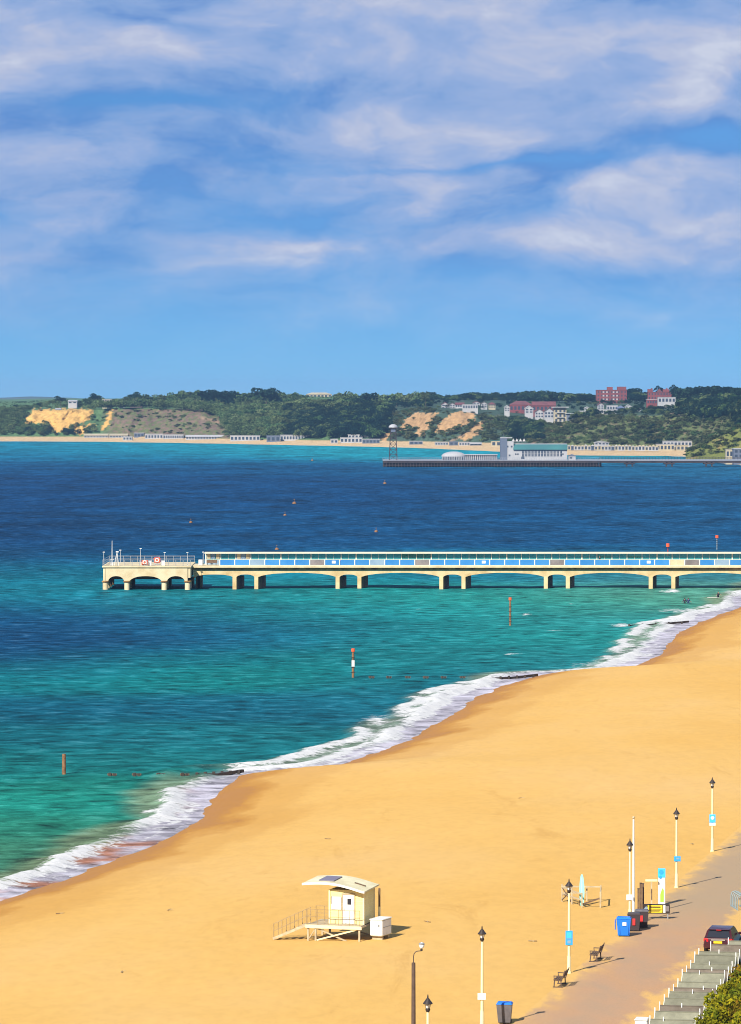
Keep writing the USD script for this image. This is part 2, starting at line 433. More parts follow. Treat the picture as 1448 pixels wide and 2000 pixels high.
# ------------------------------------------------------------------ the sea
SEA_ANCHORS = [(-200, 850, 15, 120, 150), (0, 868, 16, 128, 158), (0, 890, 14, 112, 148), (350, 872, 20, 142, 165), (600, 880, 26, 150, 168), (850, 885, 30, 150, 168), (1100, 893, 30, 140, 165), (350, 894, 16, 118, 152),
               (0, 912, 14, 84, 134), (400, 912, 16, 86, 136), (700, 915, 18, 92, 140), (1250, 918, 30, 105, 150), (1448, 920, 40, 115, 155),
               (0, 960, 14, 72, 124), (500, 960, 16, 76, 128), (1000, 960, 18, 80, 132), (1448, 960, 26, 92, 140),
               (0, 1040, 14, 68, 116), (500, 1040, 18, 82, 132), (1000, 1040, 20, 86, 136), (1448, 1040, 26, 92, 140),
               (50, 1095, 14, 70, 116), (300, 1080, 16, 80, 128),
               (60, 1130, 16, 122, 138), (150, 1118, 14, 100, 130), (300, 1130, 18, 126, 142), (600, 1125, 16, 122, 140), (900, 1120, 18, 118, 140), (1200, 1120, 22, 118, 142), (1448, 1125, 40, 130, 150),
               (60, 1158, 18, 120, 140), (400, 1165, 26, 138, 140), (700, 1165, 30, 142, 140), (1000, 1165, 40, 150, 140), (1300, 1165, 90, 160, 130), (1400, 1150, 120, 160, 130),
               (60, 1200, 14, 84, 124), (300, 1190, 18, 106, 134), (600, 1195, 22, 124, 136), (900, 1200, 28, 138, 140), (1200, 1205, 50, 146, 146),
               (60, 1250, 12, 74, 114), (300, 1245, 14, 84, 122), (560, 1240, 18, 108, 130), (800, 1250, 24, 128, 134), (1100, 1250, 34, 140, 136),
               (60, 1290, 13, 86, 122), (400, 1280, 15, 104, 128), (900, 1285, 24, 124, 132), (1100, 1290, 40, 134, 138),
               (60, 1330, 15, 118, 128), (250, 1325, 16, 128, 130), (500, 1315, 18, 134, 132), (700, 1300, 22, 128, 132), (850, 1330, 24, 114, 130),
               (60, 1380, 14, 100, 124), (300, 1380, 18, 102, 124), (550, 1380, 20, 104, 126), (800, 1370, 26, 116, 130),
               (60, 1440, 18, 110, 124), (300, 1440, 22, 112, 124), (500, 1440, 26, 118, 126),
               (60, 1500, 22, 122, 120), (250, 1480, 26, 118, 122), (60, 1560, 30, 136, 120), (200, 1550, 36, 134, 118), (60, 1620, 50, 138, 114), (50, 1670, 78, 140, 110), (0, 1800, 90, 140, 110)]


def sea_colour(x, y):
    """Colour of the water, from green to navy, interpolated over the colour points listed above."""
    A = np.array(SEA_ANCHORS, float)
    px, py = x / y * F + CX, YH + CAMZ * F / y
    w1 = fbm2(x, y, 0.012, 5) - .5
    w2 = fbm2(x, y, 0.05, 6) - .5
    sc = np.clip((py - 760) / 14, 3, 40)
    u, v = px + w1 * 140, py + (w1 * 1.3 + w2 * 0.9) * sc * 0.8
    acc, ws = np.zeros(x.shape + (3,)), np.zeros(x.shape)
    lin = np.stack([srgb(*a[2:]) for a in A])
    mid = (A[:, 1] > 1100) & (A[:, 1] < 1480) & (A[:, 2] < 60)
    lin[mid] = np.clip(lin[mid].mean(0) + 1.15 * (lin[mid] - lin[mid].mean(0)), (.004, .06, .10), 1)
    for (ax, ay, *_), c in zip(A, lin):
        h = 9.0 if ay < 930 else 20.0
        d2 = ((u - ax) / 170.0) ** 2 + ((v - ay) / h) ** 2
        w = np.exp(-0.5 * np.minimum(d2, 60)) + 1e-12 / (1 + d2)
        acc += w[..., None] * c
        ws += w
    return acc / ws[..., None] / LIT * np.array([.75, .97, .98]) * (1 - .22 * sm(y, 800, 1100) * (1 - sm(y, 2100, 2400)))[..., None]


Dr = [90.0]
while Dr[-1] < 14000:
    Dr.append(Dr[-1] + max(0.9, Dr[-1] * (0.0022 if Dr[-1] < 1100 else 0.0075)))
Dr = np.array(Dr)
off = [-9.0]
while off[-1] < 16:
    off.append(off[-1] + 0.42)
while off[-1] < 6500:
    off.append(off[-1] + max(0.42, (off[-1] - 16) * 0.045))
off = np.array(off)
DS, OF = np.meshgrid(Dr, off, indexing='ij')
far_widen = sm(DS, 1900, 2600) * 420
XS = shore_x(DS) + far_widen - OF * np.where(OF > 0, 1 + sm(OF, 100, 6000) * DS / 9000, 1)
sd = np.where(DS < 2000, shore_dist(XS, DS), 500.0)
wob = fbm2(XS * 0 + 3.1, DS, 0.05, 8)           # wander along the shore
wob2 = fbm2(XS * 0.05 + 9.1, DS, 0.16, 9)
sdw = sd + (wob2 - .5) * 3.2
near = 1 - sm(DS, 700, 1100)
crest1 = 3.7 + (wob - .5) * 5.5
crest2 = crest1 + 2.8 + (fbm2(XS * 0 + 1.7, DS, 0.07, 10) - .5) * 4
g = lambda s, c, w: np.exp(-((s - c) / w) ** 2)
seg1 = sm(fbm2(XS * 0 + 5.5, DS, 0.035, 12), 0.35, 0.6)
seg2 = sm(fbm2(XS * 0 + 2.5, DS, 0.045, 13), 0.48, 0.62)
seg3 = sm(fbm2(XS * 0 + 8.5, DS, 0.055, 14), 0.5, 0.62)
swell = (fbm2(XS, DS, 0.055, 3, 4) - .5) * 0.55 + (fbm2(XS * 1.0, DS * 1.0, 0.16, 4, 3) - .5) * 0.30
deepen = sm(sd, 3, 22) * (1 - sm(DS, 1500, 3000))
zs = swell * deepen
wedge = sm(sdw, -1, 0.3) * (1 - sm(sdw, 12, 16))
zs = zs + wedge * (0.45 * g(sdw, crest1 + .5, 1.1) * (.35 + .65 * seg1) + 0.4 * g(sdw, crest2 + .5, 1.3) * seg2)
zs = zs + (fbm2(XS * 0 + 7.7, DS, 0.13, 15) - .5) * 0.22 * (1 - sm(sd, 0, 6))      # tongues of the wash
foam = np.clip(1.05 * g(sdw, crest1, 1.5) * (.45 + .55 * seg1) + 0.95 * g(sdw, crest2, 1.2) * seg2 + 0.55 * g(sdw, 1.6 + (wob - .5) * 2, 0.5) * seg3 + 0.42 * g(sdw, 0.25, 0.30) + 0.42 * g(sdw, 3.2, .5) * seg2, 0, 1.1)
foam *= 1 - np.exp(-((DS - 401) / 7) ** 2) * sm(-12.8 - XS, 0, 2.5)
film_keep = 1 - np.exp(-((DS - 401) / 6) ** 2) * sm(-12.8 - XS, 0, 2.5)
for (px, py, rx, ry, a) in [(1028, 1200, 9, 3, .9), (1000, 1279, 16, 2.0, .7), (1316, 1154, 12, 3.0, 1.0), (735, 1409, 34, 12, .8), (900, 1345, 26, 8, .7), (1215, 1221, 22, 4, .9), (1300, 1155, 16, 2.5, .7), (1080, 1232, 20, 2, .5), (300, 1588, 30, 7, .8), (140, 1705, 60, 14, .5), (1440, 1158, 30, 6, .8), (1340, 1193, 60, 6, .7), (1180, 1300, 70, 10, .6), (10, 1255, 8, 2, .6), (820, 1190, 12, 1.6, .45), (620, 1200, 12, 1.5, .4), (1120, 1180, 14, 1.5, .5), (330, 1240, 10, 1.5, .4)]:
    c = G(px, py)
    rX, rY = rx / F * c[1], ry / (CAMZ * F) * c[1] ** 2
    foam = np.maximum(foam, a * np.exp(-((XS - c[0]) / rX) ** 2 - ((DS - c[1]) / rY) ** 2))
film = (1 - sm(sdw, crest1 - 1.2, crest1 + 0.6)) * near * film_keep
film2 = (1 - sm(sdw, crest2 - 0.5, crest2 + 2.5)) * near * film_keep      # churned, sandy water
base = sea_colour(XS, DS)
thin = np.array(alb(198, 194, 208))  # lilac reflection of the sky painted into the swash colour
silt = np.array(alb(150, 150, 110))
redsand = np.array(alb(186, 122, 86))
pxs = XS / DS * F + CX
film_c = thin + (redsand - thin) * (sm(fbm2(XS, DS, 0.22, 20), .5, .64) * (1 - sm(pxs, 250, 420)) * .9)[..., None]
base = base + (silt - base) * (film2 * .55)[..., None]
base = base + (film_c - base) * film[..., None]
sea = obj('sea', (np.stack([XS.ravel(), DS.ravel(), zs.ravel()], 1), grid_faces(len(Dr), len(off))[:, ::-1]), None, smooth=True, kind='structure', label='turquoise and navy sea with small waves and surf')
primvar(sea, 'water', base.reshape(-1, 3), True)
primvar(sea, 'foam', foam.ravel())
primvar(sea, 'film', film.ravel())


def sea_look():
    n = {'g': ('geometry', {}), 'c': ('attribute', {'attribute': 'water'}), 'f': ('attribute', {'attribute': 'foam'}), 'fi': ('attribute', {'attribute': 'film'}),
         'm': ('mapping', {'mapping_type': 'point', 'scale': (0.8, 1.0, 1.0)}),
         'n1': ('noise_texture', {'scale': 0.34, 'detail': 8.0, 'roughness': 0.66, 'distortion': 0.4}),
         'n0': ('noise_texture', {'scale': 0.025, 'detail': 5.0, 'roughness': 0.6}),
         'n2': ('noise_texture', {'scale': 0.9, 'detail': 6.0, 'roughness': 0.68, 'distortion': 0.8}),
         # wave light and shade painted as colour: noise pales crests, darkens troughs
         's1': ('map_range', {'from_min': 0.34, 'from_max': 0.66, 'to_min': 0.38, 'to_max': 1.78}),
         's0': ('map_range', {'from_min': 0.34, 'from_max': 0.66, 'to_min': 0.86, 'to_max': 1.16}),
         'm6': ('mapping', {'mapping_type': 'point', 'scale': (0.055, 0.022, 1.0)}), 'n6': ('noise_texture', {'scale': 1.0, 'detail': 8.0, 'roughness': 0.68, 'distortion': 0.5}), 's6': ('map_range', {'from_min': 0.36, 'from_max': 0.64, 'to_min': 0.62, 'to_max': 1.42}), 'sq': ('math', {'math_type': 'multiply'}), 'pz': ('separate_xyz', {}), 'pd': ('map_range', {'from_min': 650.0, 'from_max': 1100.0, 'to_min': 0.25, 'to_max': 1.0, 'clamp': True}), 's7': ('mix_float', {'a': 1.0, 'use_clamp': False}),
         'sm': ('math', {'math_type': 'multiply'}),
         'cm': ('mix_color', {'blend_type': 'multiply', 'fac': 1.0, 'use_clamp': False}),
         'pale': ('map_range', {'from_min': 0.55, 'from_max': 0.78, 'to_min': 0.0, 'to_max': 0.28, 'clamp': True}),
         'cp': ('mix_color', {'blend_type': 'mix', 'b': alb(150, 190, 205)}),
         'fd': ('math', {'math_type': 'multiply_add', 'value2': 2.6, 'value3': -1.3}),
         'fa': ('math', {'math_type': 'add'}),
         'fm': ('map_range', {'from_min': 0.42, 'from_max': 0.86, 'clamp': True, 'range_type': 'smoothstep'}),
         'fz': ('map_range', {'from_min': 0.02, 'from_max': 0.2, 'clamp': True}),
         'fmm': ('math', {'math_type': 'multiply'}),
         'cap': ('map_range', {'from_min': 0.735, 'from_max': 0.79, 'to_min': 0.0, 'to_max': 0.8, 'clamp': True}),
         'mxf': ('math', {'math_type': 'maximum'}),
         'cf': ('mix_color', {'blend_type': 'mix', 'b': (0.54, 0.545, 0.55)}),
         'rf': ('map_range', {'to_min': 0.22, 'to_max': 0.85}),
         'bp': ('bump', {'strength': 0.8, 'distance': 0.5}),
         'df': ('diffuse_bsdf', {}), 'gl': ('glossy_bsdf', {'color': (1, 1, 1)}), 'p': ('mix_closure', {'fac': 0.035})}
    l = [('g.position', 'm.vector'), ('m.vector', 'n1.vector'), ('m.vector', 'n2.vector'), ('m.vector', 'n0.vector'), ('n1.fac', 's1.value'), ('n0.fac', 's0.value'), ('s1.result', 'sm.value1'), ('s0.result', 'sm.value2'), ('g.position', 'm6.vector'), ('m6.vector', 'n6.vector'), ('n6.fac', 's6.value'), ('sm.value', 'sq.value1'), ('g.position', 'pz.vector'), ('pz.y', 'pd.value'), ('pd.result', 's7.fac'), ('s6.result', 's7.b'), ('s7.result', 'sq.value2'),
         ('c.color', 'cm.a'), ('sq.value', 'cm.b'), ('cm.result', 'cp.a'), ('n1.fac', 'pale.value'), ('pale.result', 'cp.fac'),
         ('n2.fac', 'fd.value1'), ('fd.value', 'fa.value1'), ('f.fac', 'fa.value2'), ('fa.value', 'fm.value'), ('f.fac', 'fz.value'), ('fm.result', 'fmm.value1'), ('fz.result', 'fmm.value2'),
         ('n1.fac', 'cap.value'), ('cap.result', 'mxf.value1'), ('fmm.value', 'mxf.value2'), ('mxf.value', 'cf.fac'), ('cp.result', 'cf.a'), ('cf.result', 'df.color'), ('mxf.value', 'rf.value'), ('rf.result', 'gl.roughness'),
         ('n1.fac', 'bp.height'), ('bp.normal', 'df.normal'), ('bp.normal', 'gl.normal'), ('df.BSDF', 'p.closure1'), ('gl.BSDF', 'p.closure2')]
    return usdkit.material(stage, '/World/Looks/sea_water', n, l, surface='p.closure')


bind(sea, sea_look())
# ------------------------------------------------------------------ materials for things
M = {}
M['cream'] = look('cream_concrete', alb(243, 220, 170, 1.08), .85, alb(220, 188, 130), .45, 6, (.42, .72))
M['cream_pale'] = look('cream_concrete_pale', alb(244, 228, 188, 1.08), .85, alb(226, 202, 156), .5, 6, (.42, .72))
M['stain_shadow'] = look('rust_stain_and_shadow', alb(206, 160, 96), .85, alb(120, 72, 40), .8, 6, (.4, .62))  # rusty collars; along the deck edge it paints the shadow line
M['edge_shadow'] = look('dark_edge_shadow', alb(128, 84, 50), .9, alb(70, 46, 32), .8, 6)  # darker brown for painting the shadow line below the deck edge
M['concrete_shaded'] = look('shade_toned_concrete', alb(166, 134, 96), .9, alb(96, 74, 54), .8, 5)  # dark tone puts shade into pile sides, beams and rear columns
M['white'] = look('white_paint', (.72, .72, .70), .5, (.60, .60, .57), 1.2)
M['white_dull'] = look('dull_white_paint', (.60, .60, .59), .6, (.48, .48, .47), .2)
M['lamp_cream'] = look('cream_lamp_paint', (.74, .64, .38), .45)
M['dark_metal'] = look('dark_metal', (.03, .022, .02), .45)
M['brown_metal'] = look('brown_metal', (.10, .065, .05), .55, (.07, .045, .035), 4)
M['globe'] = look('milky_globe', (.80, .80, .78), .15)
M['grey_metal'] = look('grey_metal', (.30, .31, .32), .45, (.22, .23, .24), 3, metal=.2)
M['blue_grey'] = look('blue_grey_metal', (.20, .27, .30), .5)
M['blue_panel'] = look('blue_panel', alb(54, 146, 226, 1.05), .5, alb(76, 160, 232, 1.05), .4, vary=.12)
M['white_panel'] = look('white_panel', alb(168, 196, 220), .5, alb(150, 180, 210), .5)
M['grey_panel'] = look('grey_panel', (.22, .19, .19), .7, (.13, .11, .11), .6)
M['orange'] = look('orange_red_plastic', (.72, .10, .03), .5)
M['pale_post'] = look('pale_post', (.62, .60, .50), .6)
M['hut_yellow'] = look('pale_yellow_boards', (.70, .61, .29), .55, (.64, .54, .24), 1.5)
M['hut_roof'] = look('cream_roof_sheet', (.66, .62, .42), .6, (.52, .47, .30), .8, 5)
M['rail_wood'] = look('brown_rail_wood', (.34, .24, .12), .8, (.24, .16, .08), 3)
M['timber'] = look('pale_weathered_timber', (.46, .38, .25), .8, (.34, .27, .17), 3)
M['timber_brown'] = look('brown_timber', (.16, .10, .06), .85, (.09, .055, .035), 4)
M['rust_timber'] = look('rusty_timber', (.26, .13, .06), .85, (.12, .06, .03), 3)
M['timber_black'] = look('wet_black_timber', (.045, .03, .022), .6, (.02, .016, .013), 2)
M['solar'] = look('solar_glass', (.17, .15, .20), .45)
M['window_dark'] = look('dark_window', (.02, .022, .03), .12)
M['blue_bin'] = look('blue_plastic', (.01, .16, .68), .4, vary=.1)
M['dark_bin'] = look('dark_plastic', (.045, .035, .04), .45)
M['grey_bin'] = look('grey_plastic', (.12, .11, .12), .5, (.09, .082, .09), 4)
M['red'] = look('red_paint', (.55, .03, .03), .45)
M['blue_sign'] = look('blue_sign', (.03, .30, .68), .4)
M['sky_sign'] = look('light_blue_sign', (.05, .42, .78), .4)
M['green_sign'] = look('lime_green_print', (.30, .70, .06), .4)
M['yellow'] = look('yellow_print', (.80, .58, .03), .4)
M['black'] = look('black_print', (.015, .015, .015), .5)
M['cyan'] = look('pale_cyan_board', (.28, .72, .70), .35)
M['felt'] = look('grey_green_roof_felt', (.20, .195, .140), .9, (.140, .138, .098), 1.6, vary=.18)
M['felt_brown'] = look('brown_roof_felt', (.16, .13, .10), .9, (.10, .08, .06), 1.6, vary=.15)
M['hut_wall'] = look('hut_wall_boards', (.20, .16, .13), .8, (.14, .11, .09), 2)
M['hut_teal'] = look('teal_hut_paint', (.03, .17, .20), .6)
M['hut_blue'] = look('slate_blue_hut_paint', (.10, .13, .22), .6)
M['hut_plum'] = look('plum_hut_paint', (.13, .055, .07), .6)
M['car_red'] = look('dark_red_car_paint', (.045, .008, .012), .22, coat=.2)
M['tyre'] = look('black_rubber', (.02, .02, .02), .8)
M['tail_red'] = look('red_lamp_lens', (.60, .01, .01), .2)
M['chrome'] = look('bright_metal', (.6, .62, .65), .25, metal=.9)
M['plate_yellow'] = look('yellow_plate', (.80, .60, .02), .4)
M['skin'] = look('skin', (.45, .26, .18), .6)
M['cloth_dark'] = look('dark_cloth', (.02, .02, .03), .8)
M['cloth_navy'] = look('navy_wetsuit', (.012, .03, .10), .6)
M['hair'] = look('dark_hair', (.03, .02, .015), .7)


def glass_look(name, tint, fac):
    n = {'t': ('transparent_bsdf', {'color': tint}), 'gl': ('principled_bsdf', {'base_color': (.10, .36, .38), 'roughness': .12}), 'mx': ('mix_closure', {'fac': fac})}
    return usdkit.material(stage, '/World/Looks/' + name, n, [('t.BSDF', 'mx.closure1'), ('gl.BSDF', 'mx.closure2')], surface='mx.closure')


M['glass'] = glass_look('teal_screen_glass', (.62, .86, .82), .38)

# ------------------------------------------------------------------ near pier
PD, PW, DZ = 779.0, 7.6, 4.42
K = PD / F
px2x = lambda px, D=PD: (px - CX) / F * D
pier = thing('pier', 'long cream concrete pier on arches crossing the turquoise water', 'pier')
END = px2x(1448) + 95
d_ = MB().box(((px2x(372) + END) / 2, PD + PW / 2, DZ - .2), (END - px2x(372), PW + 1.3, .40))
obj('deck', d_, M['cream_pale'], pier)
d_ = MB().box(((px2x(372) + END) / 2, PD + .03, DZ - .60), (END - px2x(372), .12, .38))
obj('edge_channel', d_, M['stain_shadow'], pier)  # brown strip painting the shadow under the deck overhang
centers = [(458.5, 501), (660, 702.5), (862.5, 906), (1067, 1110), (1272, 1316), (1476, 1520), (1680, 1724)]
cx = [px2x(c) for p in centers for c in p]


def fascia(xa, xb, half, crown, spring, bottom, y0, parent, mat, name='arch', th=.4, top=DZ - .42):
    """An arched girder between two pier walls, cut from the solid."""
    n = 16
    xa_, xb_ = xa + half, xb - half
    t = np.linspace(0, 1, n + 1)
    u = xa_ + (xb_ - xa_) * t
    w = 1 - np.abs(2 * t - 1) ** 2.4
    v = spring + (crown - spring) * w ** .75
    pts = [(xa, top), (xb, top), (xb, bottom), (xb_, bottom)] + list(zip(u[::-1], v[::-1])) + [(xa_, bottom), (xa, bottom)]
    return obj(name, MB().prism(pts, (0, y0 + th, 0), X, Z, -Y, th), mat, parent)


edges = [px2x(378)] + cx + [END]
for a, b in zip(edges[:-1], edges[1:]):
    long = b - a > 8
    for y0 in (PD + .1, PD + PW - .5):
        fascia(a, b, .36, 3.02 if long else 2.72, 2.25, 2.2, y0, pier, M['cream'])
SK = math.radians(9)
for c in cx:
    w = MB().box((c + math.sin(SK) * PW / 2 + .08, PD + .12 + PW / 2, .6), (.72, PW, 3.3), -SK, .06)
    p = obj('pile_wall', w, M['concrete_shaded'], pier)
    obj('nose', MB().box((c + .02, PD + .3, .75), (.78, .62, 3.05), -SK, .05), M['cream'], p)  # lit front stays cream; the wall behind has its shade in the colour
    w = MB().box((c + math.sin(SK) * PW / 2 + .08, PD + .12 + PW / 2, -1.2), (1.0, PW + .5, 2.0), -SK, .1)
    obj('footing', w, M['concrete_shaded'], p)
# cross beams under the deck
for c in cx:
    obj('cross_beam', MB().box((c + .2, PD + PW / 2, 2.9), (.6, PW - 1.2, .9)), M['concrete_shaded'], pier)

# pier head at the sea end
HD, HW = 773.5, 19.0
hx = lambda px: (px - CX) / F * HD
h0, h1 = hx(201), hx(372)
HZ = 4.55
obj('head_deck', MB().box(((h0 + h1) / 2, HD + HW / 2, HZ - .12), (h1 - h0 + .3, HW + .4, .24)), M['cream_pale'], pier)
hc = [hx(206), hx(248), hx(321), hx(366.5)]
for a, b, sp in ((hc[0], hc[1], 1.95), (hc[1], hc[2], 1.95), (hc[2], hc[3], 1.95)):
    fascia(a, b, .5, 2.65, 1.75, 1.7, HD + .05, pier, M['cream_pale'], 'head_arch', .5, HZ - .25)
    fascia(a, b, .5, 2.65, 1.75, 1.7, HD + HW - .6, pier, M['cream_pale'], 'head_arch', .5, HZ - .25)
obj('head_side_wall', MB().box((h1 - .22, HD + HW / 2, 3.3), (.4, HW - .2, 2.0)), M['cream_pale'], pier)
obj('head_side_wall', MB().box((h0 + .22, HD + HW / 2, 3.0), (.4, HW - .2, 2.6)), M['cream_pale'], pier)
for r, y0 in enumerate((HD + .35, HD + 6.5, HD + 12.6, HD + HW - .4)):
    for c in hc:
        col = MB().lathe([(.52, -2), (.52, 1.45)], (c, y0, 0), 14)
        q = obj('column', col, M['cream_pale'] if r < 2 else M['concrete_shaded'], pier, smooth=40)  # rear rows coloured dark for the shade under the head
        obj('collar', MB().lathe([(.52, 1.45), (.70, 1.5), (.70, 1.72), (.55, 1.76)], (c, y0, 0), 14), M['stain_shadow'], q, smooth=30)
obj('cross_beam', MB().box(((h0 + h1) / 2, HD + 6.5, 2.6), (h1 - h0 - 1, .6, 1.6)), M['concrete_shaded'], pier)
obj('cross_beam', MB().box(((h0 + h1) / 2, HD + 12.6, 2.6), (h1 - h0 - 1, .6, 1.6)), M['concrete_shaded'], pier)
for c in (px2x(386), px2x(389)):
    obj('pile_wall', MB().box((c, PD + 4.5, .7), (.9, 5.0, 3.6), 0, .06), M['concrete_shaded'], pier)

# railing of the pier head
rail = thing('pier_railing', 'thin grey railing round the wide sea end of the cream pier', 'railing')
n_posts = 12
for y0 in (HD + .2, HD + HW - .2):
    m_ = MB()
    for k, zz_ in enumerate((.4, .75, 1.15)):
        m_.bar((h0, y0, HZ + zz_), (h1, y0, HZ + zz_), .05 if k < 2 else .08)
    obj('rails', m_, M['grey_metal'], rail)
    for i in range(n_posts + 1):
        x_ = h0 + (h1 - h0) * i / n_posts
        obj('post', MB().bar((x_, y0, HZ), (x_, y0, HZ + 1.2), .09), M['grey_metal'], rail)
m_ = MB()
for zz_ in (.4, .75, 1.15):
    m_.bar((h0, HD + .2, HZ + zz_), (h0, HD + HW, HZ + zz_), .05)
obj('rails', m_, M['grey_metal'], rail)

# lamp standards and mast on the head
lampsrc = None
for px, dy in ((203, .6), (235, 14), (275, 8), (322, 2), (366, 1.2), (397, 7)):
    lab = {203: 'thin lamp post on the outer left corner of the pier head', 235: 'thin lamp post on the pier head just right of the tall mast', 275: 'tallest thin lamp post on the middle of the pier head',
           322: 'thin lamp post on the pier head right of the orange boxes', 366: 'thin lamp post on the inner corner of the pier head', 397: 'thin lamp post beside the left end of the glazed wind screen'}[px]
    pos = (px2x(px, HD + dy), HD + dy, HZ - .02 if px < 390 else DZ)
    if lampsrc is None:
        lampsrc = thing('pier_lamp', lab, 'lamp post', pos, group='lamp posts on the pier')
        obj('pole', MB().bar((0, 0, 0), (0, 0, 2.55), .10, sides=8, w1=.07), M['white_dull'], lampsrc)
        obj('lamp_head', MB().box((0, 0, 2.62), (.42, .26, .12), 0, .03), M['white'], lampsrc)
    else:
        dup(lampsrc, 'pier_lamp', lab, 'lamp post', pos, group='lamp posts on the pier', scale=(1, 1, 1.15 if px == 275 else .95))
mast = thing('mast', 'tall thin white mast at the sea end of the pier', 'mast', (px2x(219, HD + 3), HD + 3, HZ - .02))
obj('pole', MB().bar((0, 0, 0), (0, 0, 4.7), .14, sides=8, w1=.06), M['white'], mast)
obj('cross_arm', MB().bar((-.35, 0, 1.2), (.35, 0, 1.2), .06), M['white'], mast)
obj('base_box', MB().box((0, 0, .3), (.5, .5, .6), 0, .04), M['white_dull'], mast)
da = thing('davit', 'white davit frame beside the mast on the pier head', 'davit', (px2x(227, HD + 3), HD + 3, HZ - .02))
obj('leg', MB().bar((-.35, 0, 0), (.15, 0, 2.5), .1), M['white_dull'], da)
obj('leg', MB().bar((.45, 0, 0), (.15, 0, 2.5), .1), M['white_dull'], da)
obj('head', MB().box((.2, 0, 2.6), (.5, .3, .25), 0, .03), M['white'], da)
for i, (px, w_, lab) in enumerate(((283, 1.15, 'orange red lifebuoy cabinet nearest the middle of the pier head, lower one'), (307, 1.25, 'orange red lifebuoy cabinet on the pier head, right and higher one'))):
    c = thing('lifebuoy_cabinet', lab, 'cabinet', (px2x(px, HD + 1.5 + i * 3), HD + 1.5 + i * 3, HZ - .01 + i * .0), group='orange cabinets on the pier head')
    obj('case', MB().box((0, 0, .62 + i * .3), (w_, .5, 1.0), 0, .12), M['orange'], c)
    obj('ring', MB().tm(trimesh.creation.torus(.32, .09, major_sections=16, minor_sections=8).apply_transform(trimesh.transformations.rotation_matrix(math.pi / 2, [1, 0, 0])).apply_translation((0, -.28, .65 + i * .3))), M['white'], c)
    obj('stand', MB().box((0, 0, .12), (w_ * .7, .4, .24)).box((0, 0, .3), (.15, .15, .6)), M['grey_metal'], c)
for px, lab in ((293, 'small white box between the two orange cabinets on the pier'), (319, 'small white box right of the higher orange cabinet on the pier')):
    c = thing('white_box', lab, 'box', (px2x(px, HD + 2.2), HD + 2.2, HZ - .01))
    obj('case', MB().box((0, 0, .45), (.6, .5, .9), 0, .05), M['white'], c)
    obj('lid', MB().box((0, 0, .93), (.66, .56, .07), 0, .02), M['white_dull'], c)

# glazed wind screen down the middle of the deck
WY = PD + 4.2
wx = lambda px: px2x(px, WY)
ws = thing('wind_screen', 'long glazed wind shelter with a cream flat roof down the middle of the pier', 'wind shelter')
obj('roof', MB().box(((wx(400) + END) / 2, WY, 6.72), (END - wx(400), 1.9, .2), 0, .04), M['cream_pale'], ws)
obj('roof_edge', MB().box(((wx(400) + END) / 2, WY - .98, 6.66), (END - wx(400), .05, .2)), M['pale_post'], ws)
obj('sill', MB().box(((wx(400) + END) / 2, WY, 5.32), (END - wx(400), .2, .12)), M['pale_post'], ws)
obj('low_wall', MB().box(((wx(400) + END) / 2, WY, 4.84), (END - wx(400), .14, .86)), M['white_panel'], ws)
step = 29.4 / F * WY
n_bay = int((END - wx(402)) / step)
for i in range(n_bay + 1):
    x_ = wx(402) + i * step
    obj('post', MB().box((x_, WY, 5.5), (.12 if i % 5 else .22, .16, 2.24)), M['pale_post'], ws)
    if i < n_bay and x_ < px2x(1470):
        poster = i in (0, 2)
        dark = i in (13, 14)
        obj('pane', MB().box((x_ + step / 2, WY, 6.0), (step - .14, .03, 1.22)), M['white_panel'] if poster and i == 2 else M['glass'], ws)
        obj('mullion', MB().box((x_ + step / 2, WY - .03, 6.0), (.05, .05, 1.22)), M['pale_post'], ws)
        if dark:
            obj('dark_panel', MB().box((x_ + step / 2, WY + .3, 6.0), (step - .1, .05, 1.1)), M['hut_blue'], ws)
        if poster:
            for k in range(3):
                obj('poster', MB().box((x_ + step * (.2 + .3 * k), WY - .08, 6.02), (step * .24, .03, .9)), M['cream_pale'] if k != 1 else M['white_panel'], ws)
        if i in (26, 28):
            obj('pale_panel', MB().box((x_ + step / 2, WY + .25, 5.85), (step * .9, .05, .5)), M['cyan'], ws)
bal = thing('pier_balustrade', 'seaward balustrade of blue banners along the near edge of the pier', 'balustrade')
m_ = MB()
for zz_ in (.06, 1.14):
    m_.box(((px2x(430) + END) / 2, PD - .2, DZ + zz_), (END - px2x(430), .1, .08))
obj('rails', m_, M['pale_post'], bal)
stp = 29.3 * K
special = {2: 'white_panel', 6: 'grey_panel', 10: 'white_panel', 13: 'grey_panel', 22: 'grey_panel', 30: 'cream_pale', 31: 'grey_panel', 33: 'white_panel'}
for i in range(44):
    x_ = px2x(431) + i * stp
    obj('post', MB().box((x_ - .17, PD - .2, DZ + .58), (.16, .12, 1.16)), M['pale_post'], bal)
    mt = special.get(i, 'blue_panel')
    pn = obj('panel', MB().box((x_ + stp / 2 - .17, PD - .2, DZ + .60), (stp - .24, .05, .98)), M[mt], bal)
    if i in (7, 17, 28):
        obj('notice', MB().box((x_ + stp * .55, PD - .24, DZ + .66), (.7, .03, .5)), M['white'], pn)
for px, mt, lab in ((392, 'white_dull', 'pale grey service box at the start of the pier balustrade'), (663, 'red', 'small red fire point standing behind the blue banners')):
    c = thing('service_box', lab, 'box', (px2x(px, PD + .5), PD + .5, DZ))
    obj('case', MB().box((0, 0, .55), (.8, .5, 1.1), 0, .05), M[mt], c)
    obj('door', MB().box((0, -.26, .55), (.6, .03, .9)), M[mt], c)
bn = thing('bench', 'dark bench with white sign at the left end of the wind shelter', 'bench', (px2x(414, PD + 1.5), PD + 1.5, DZ))
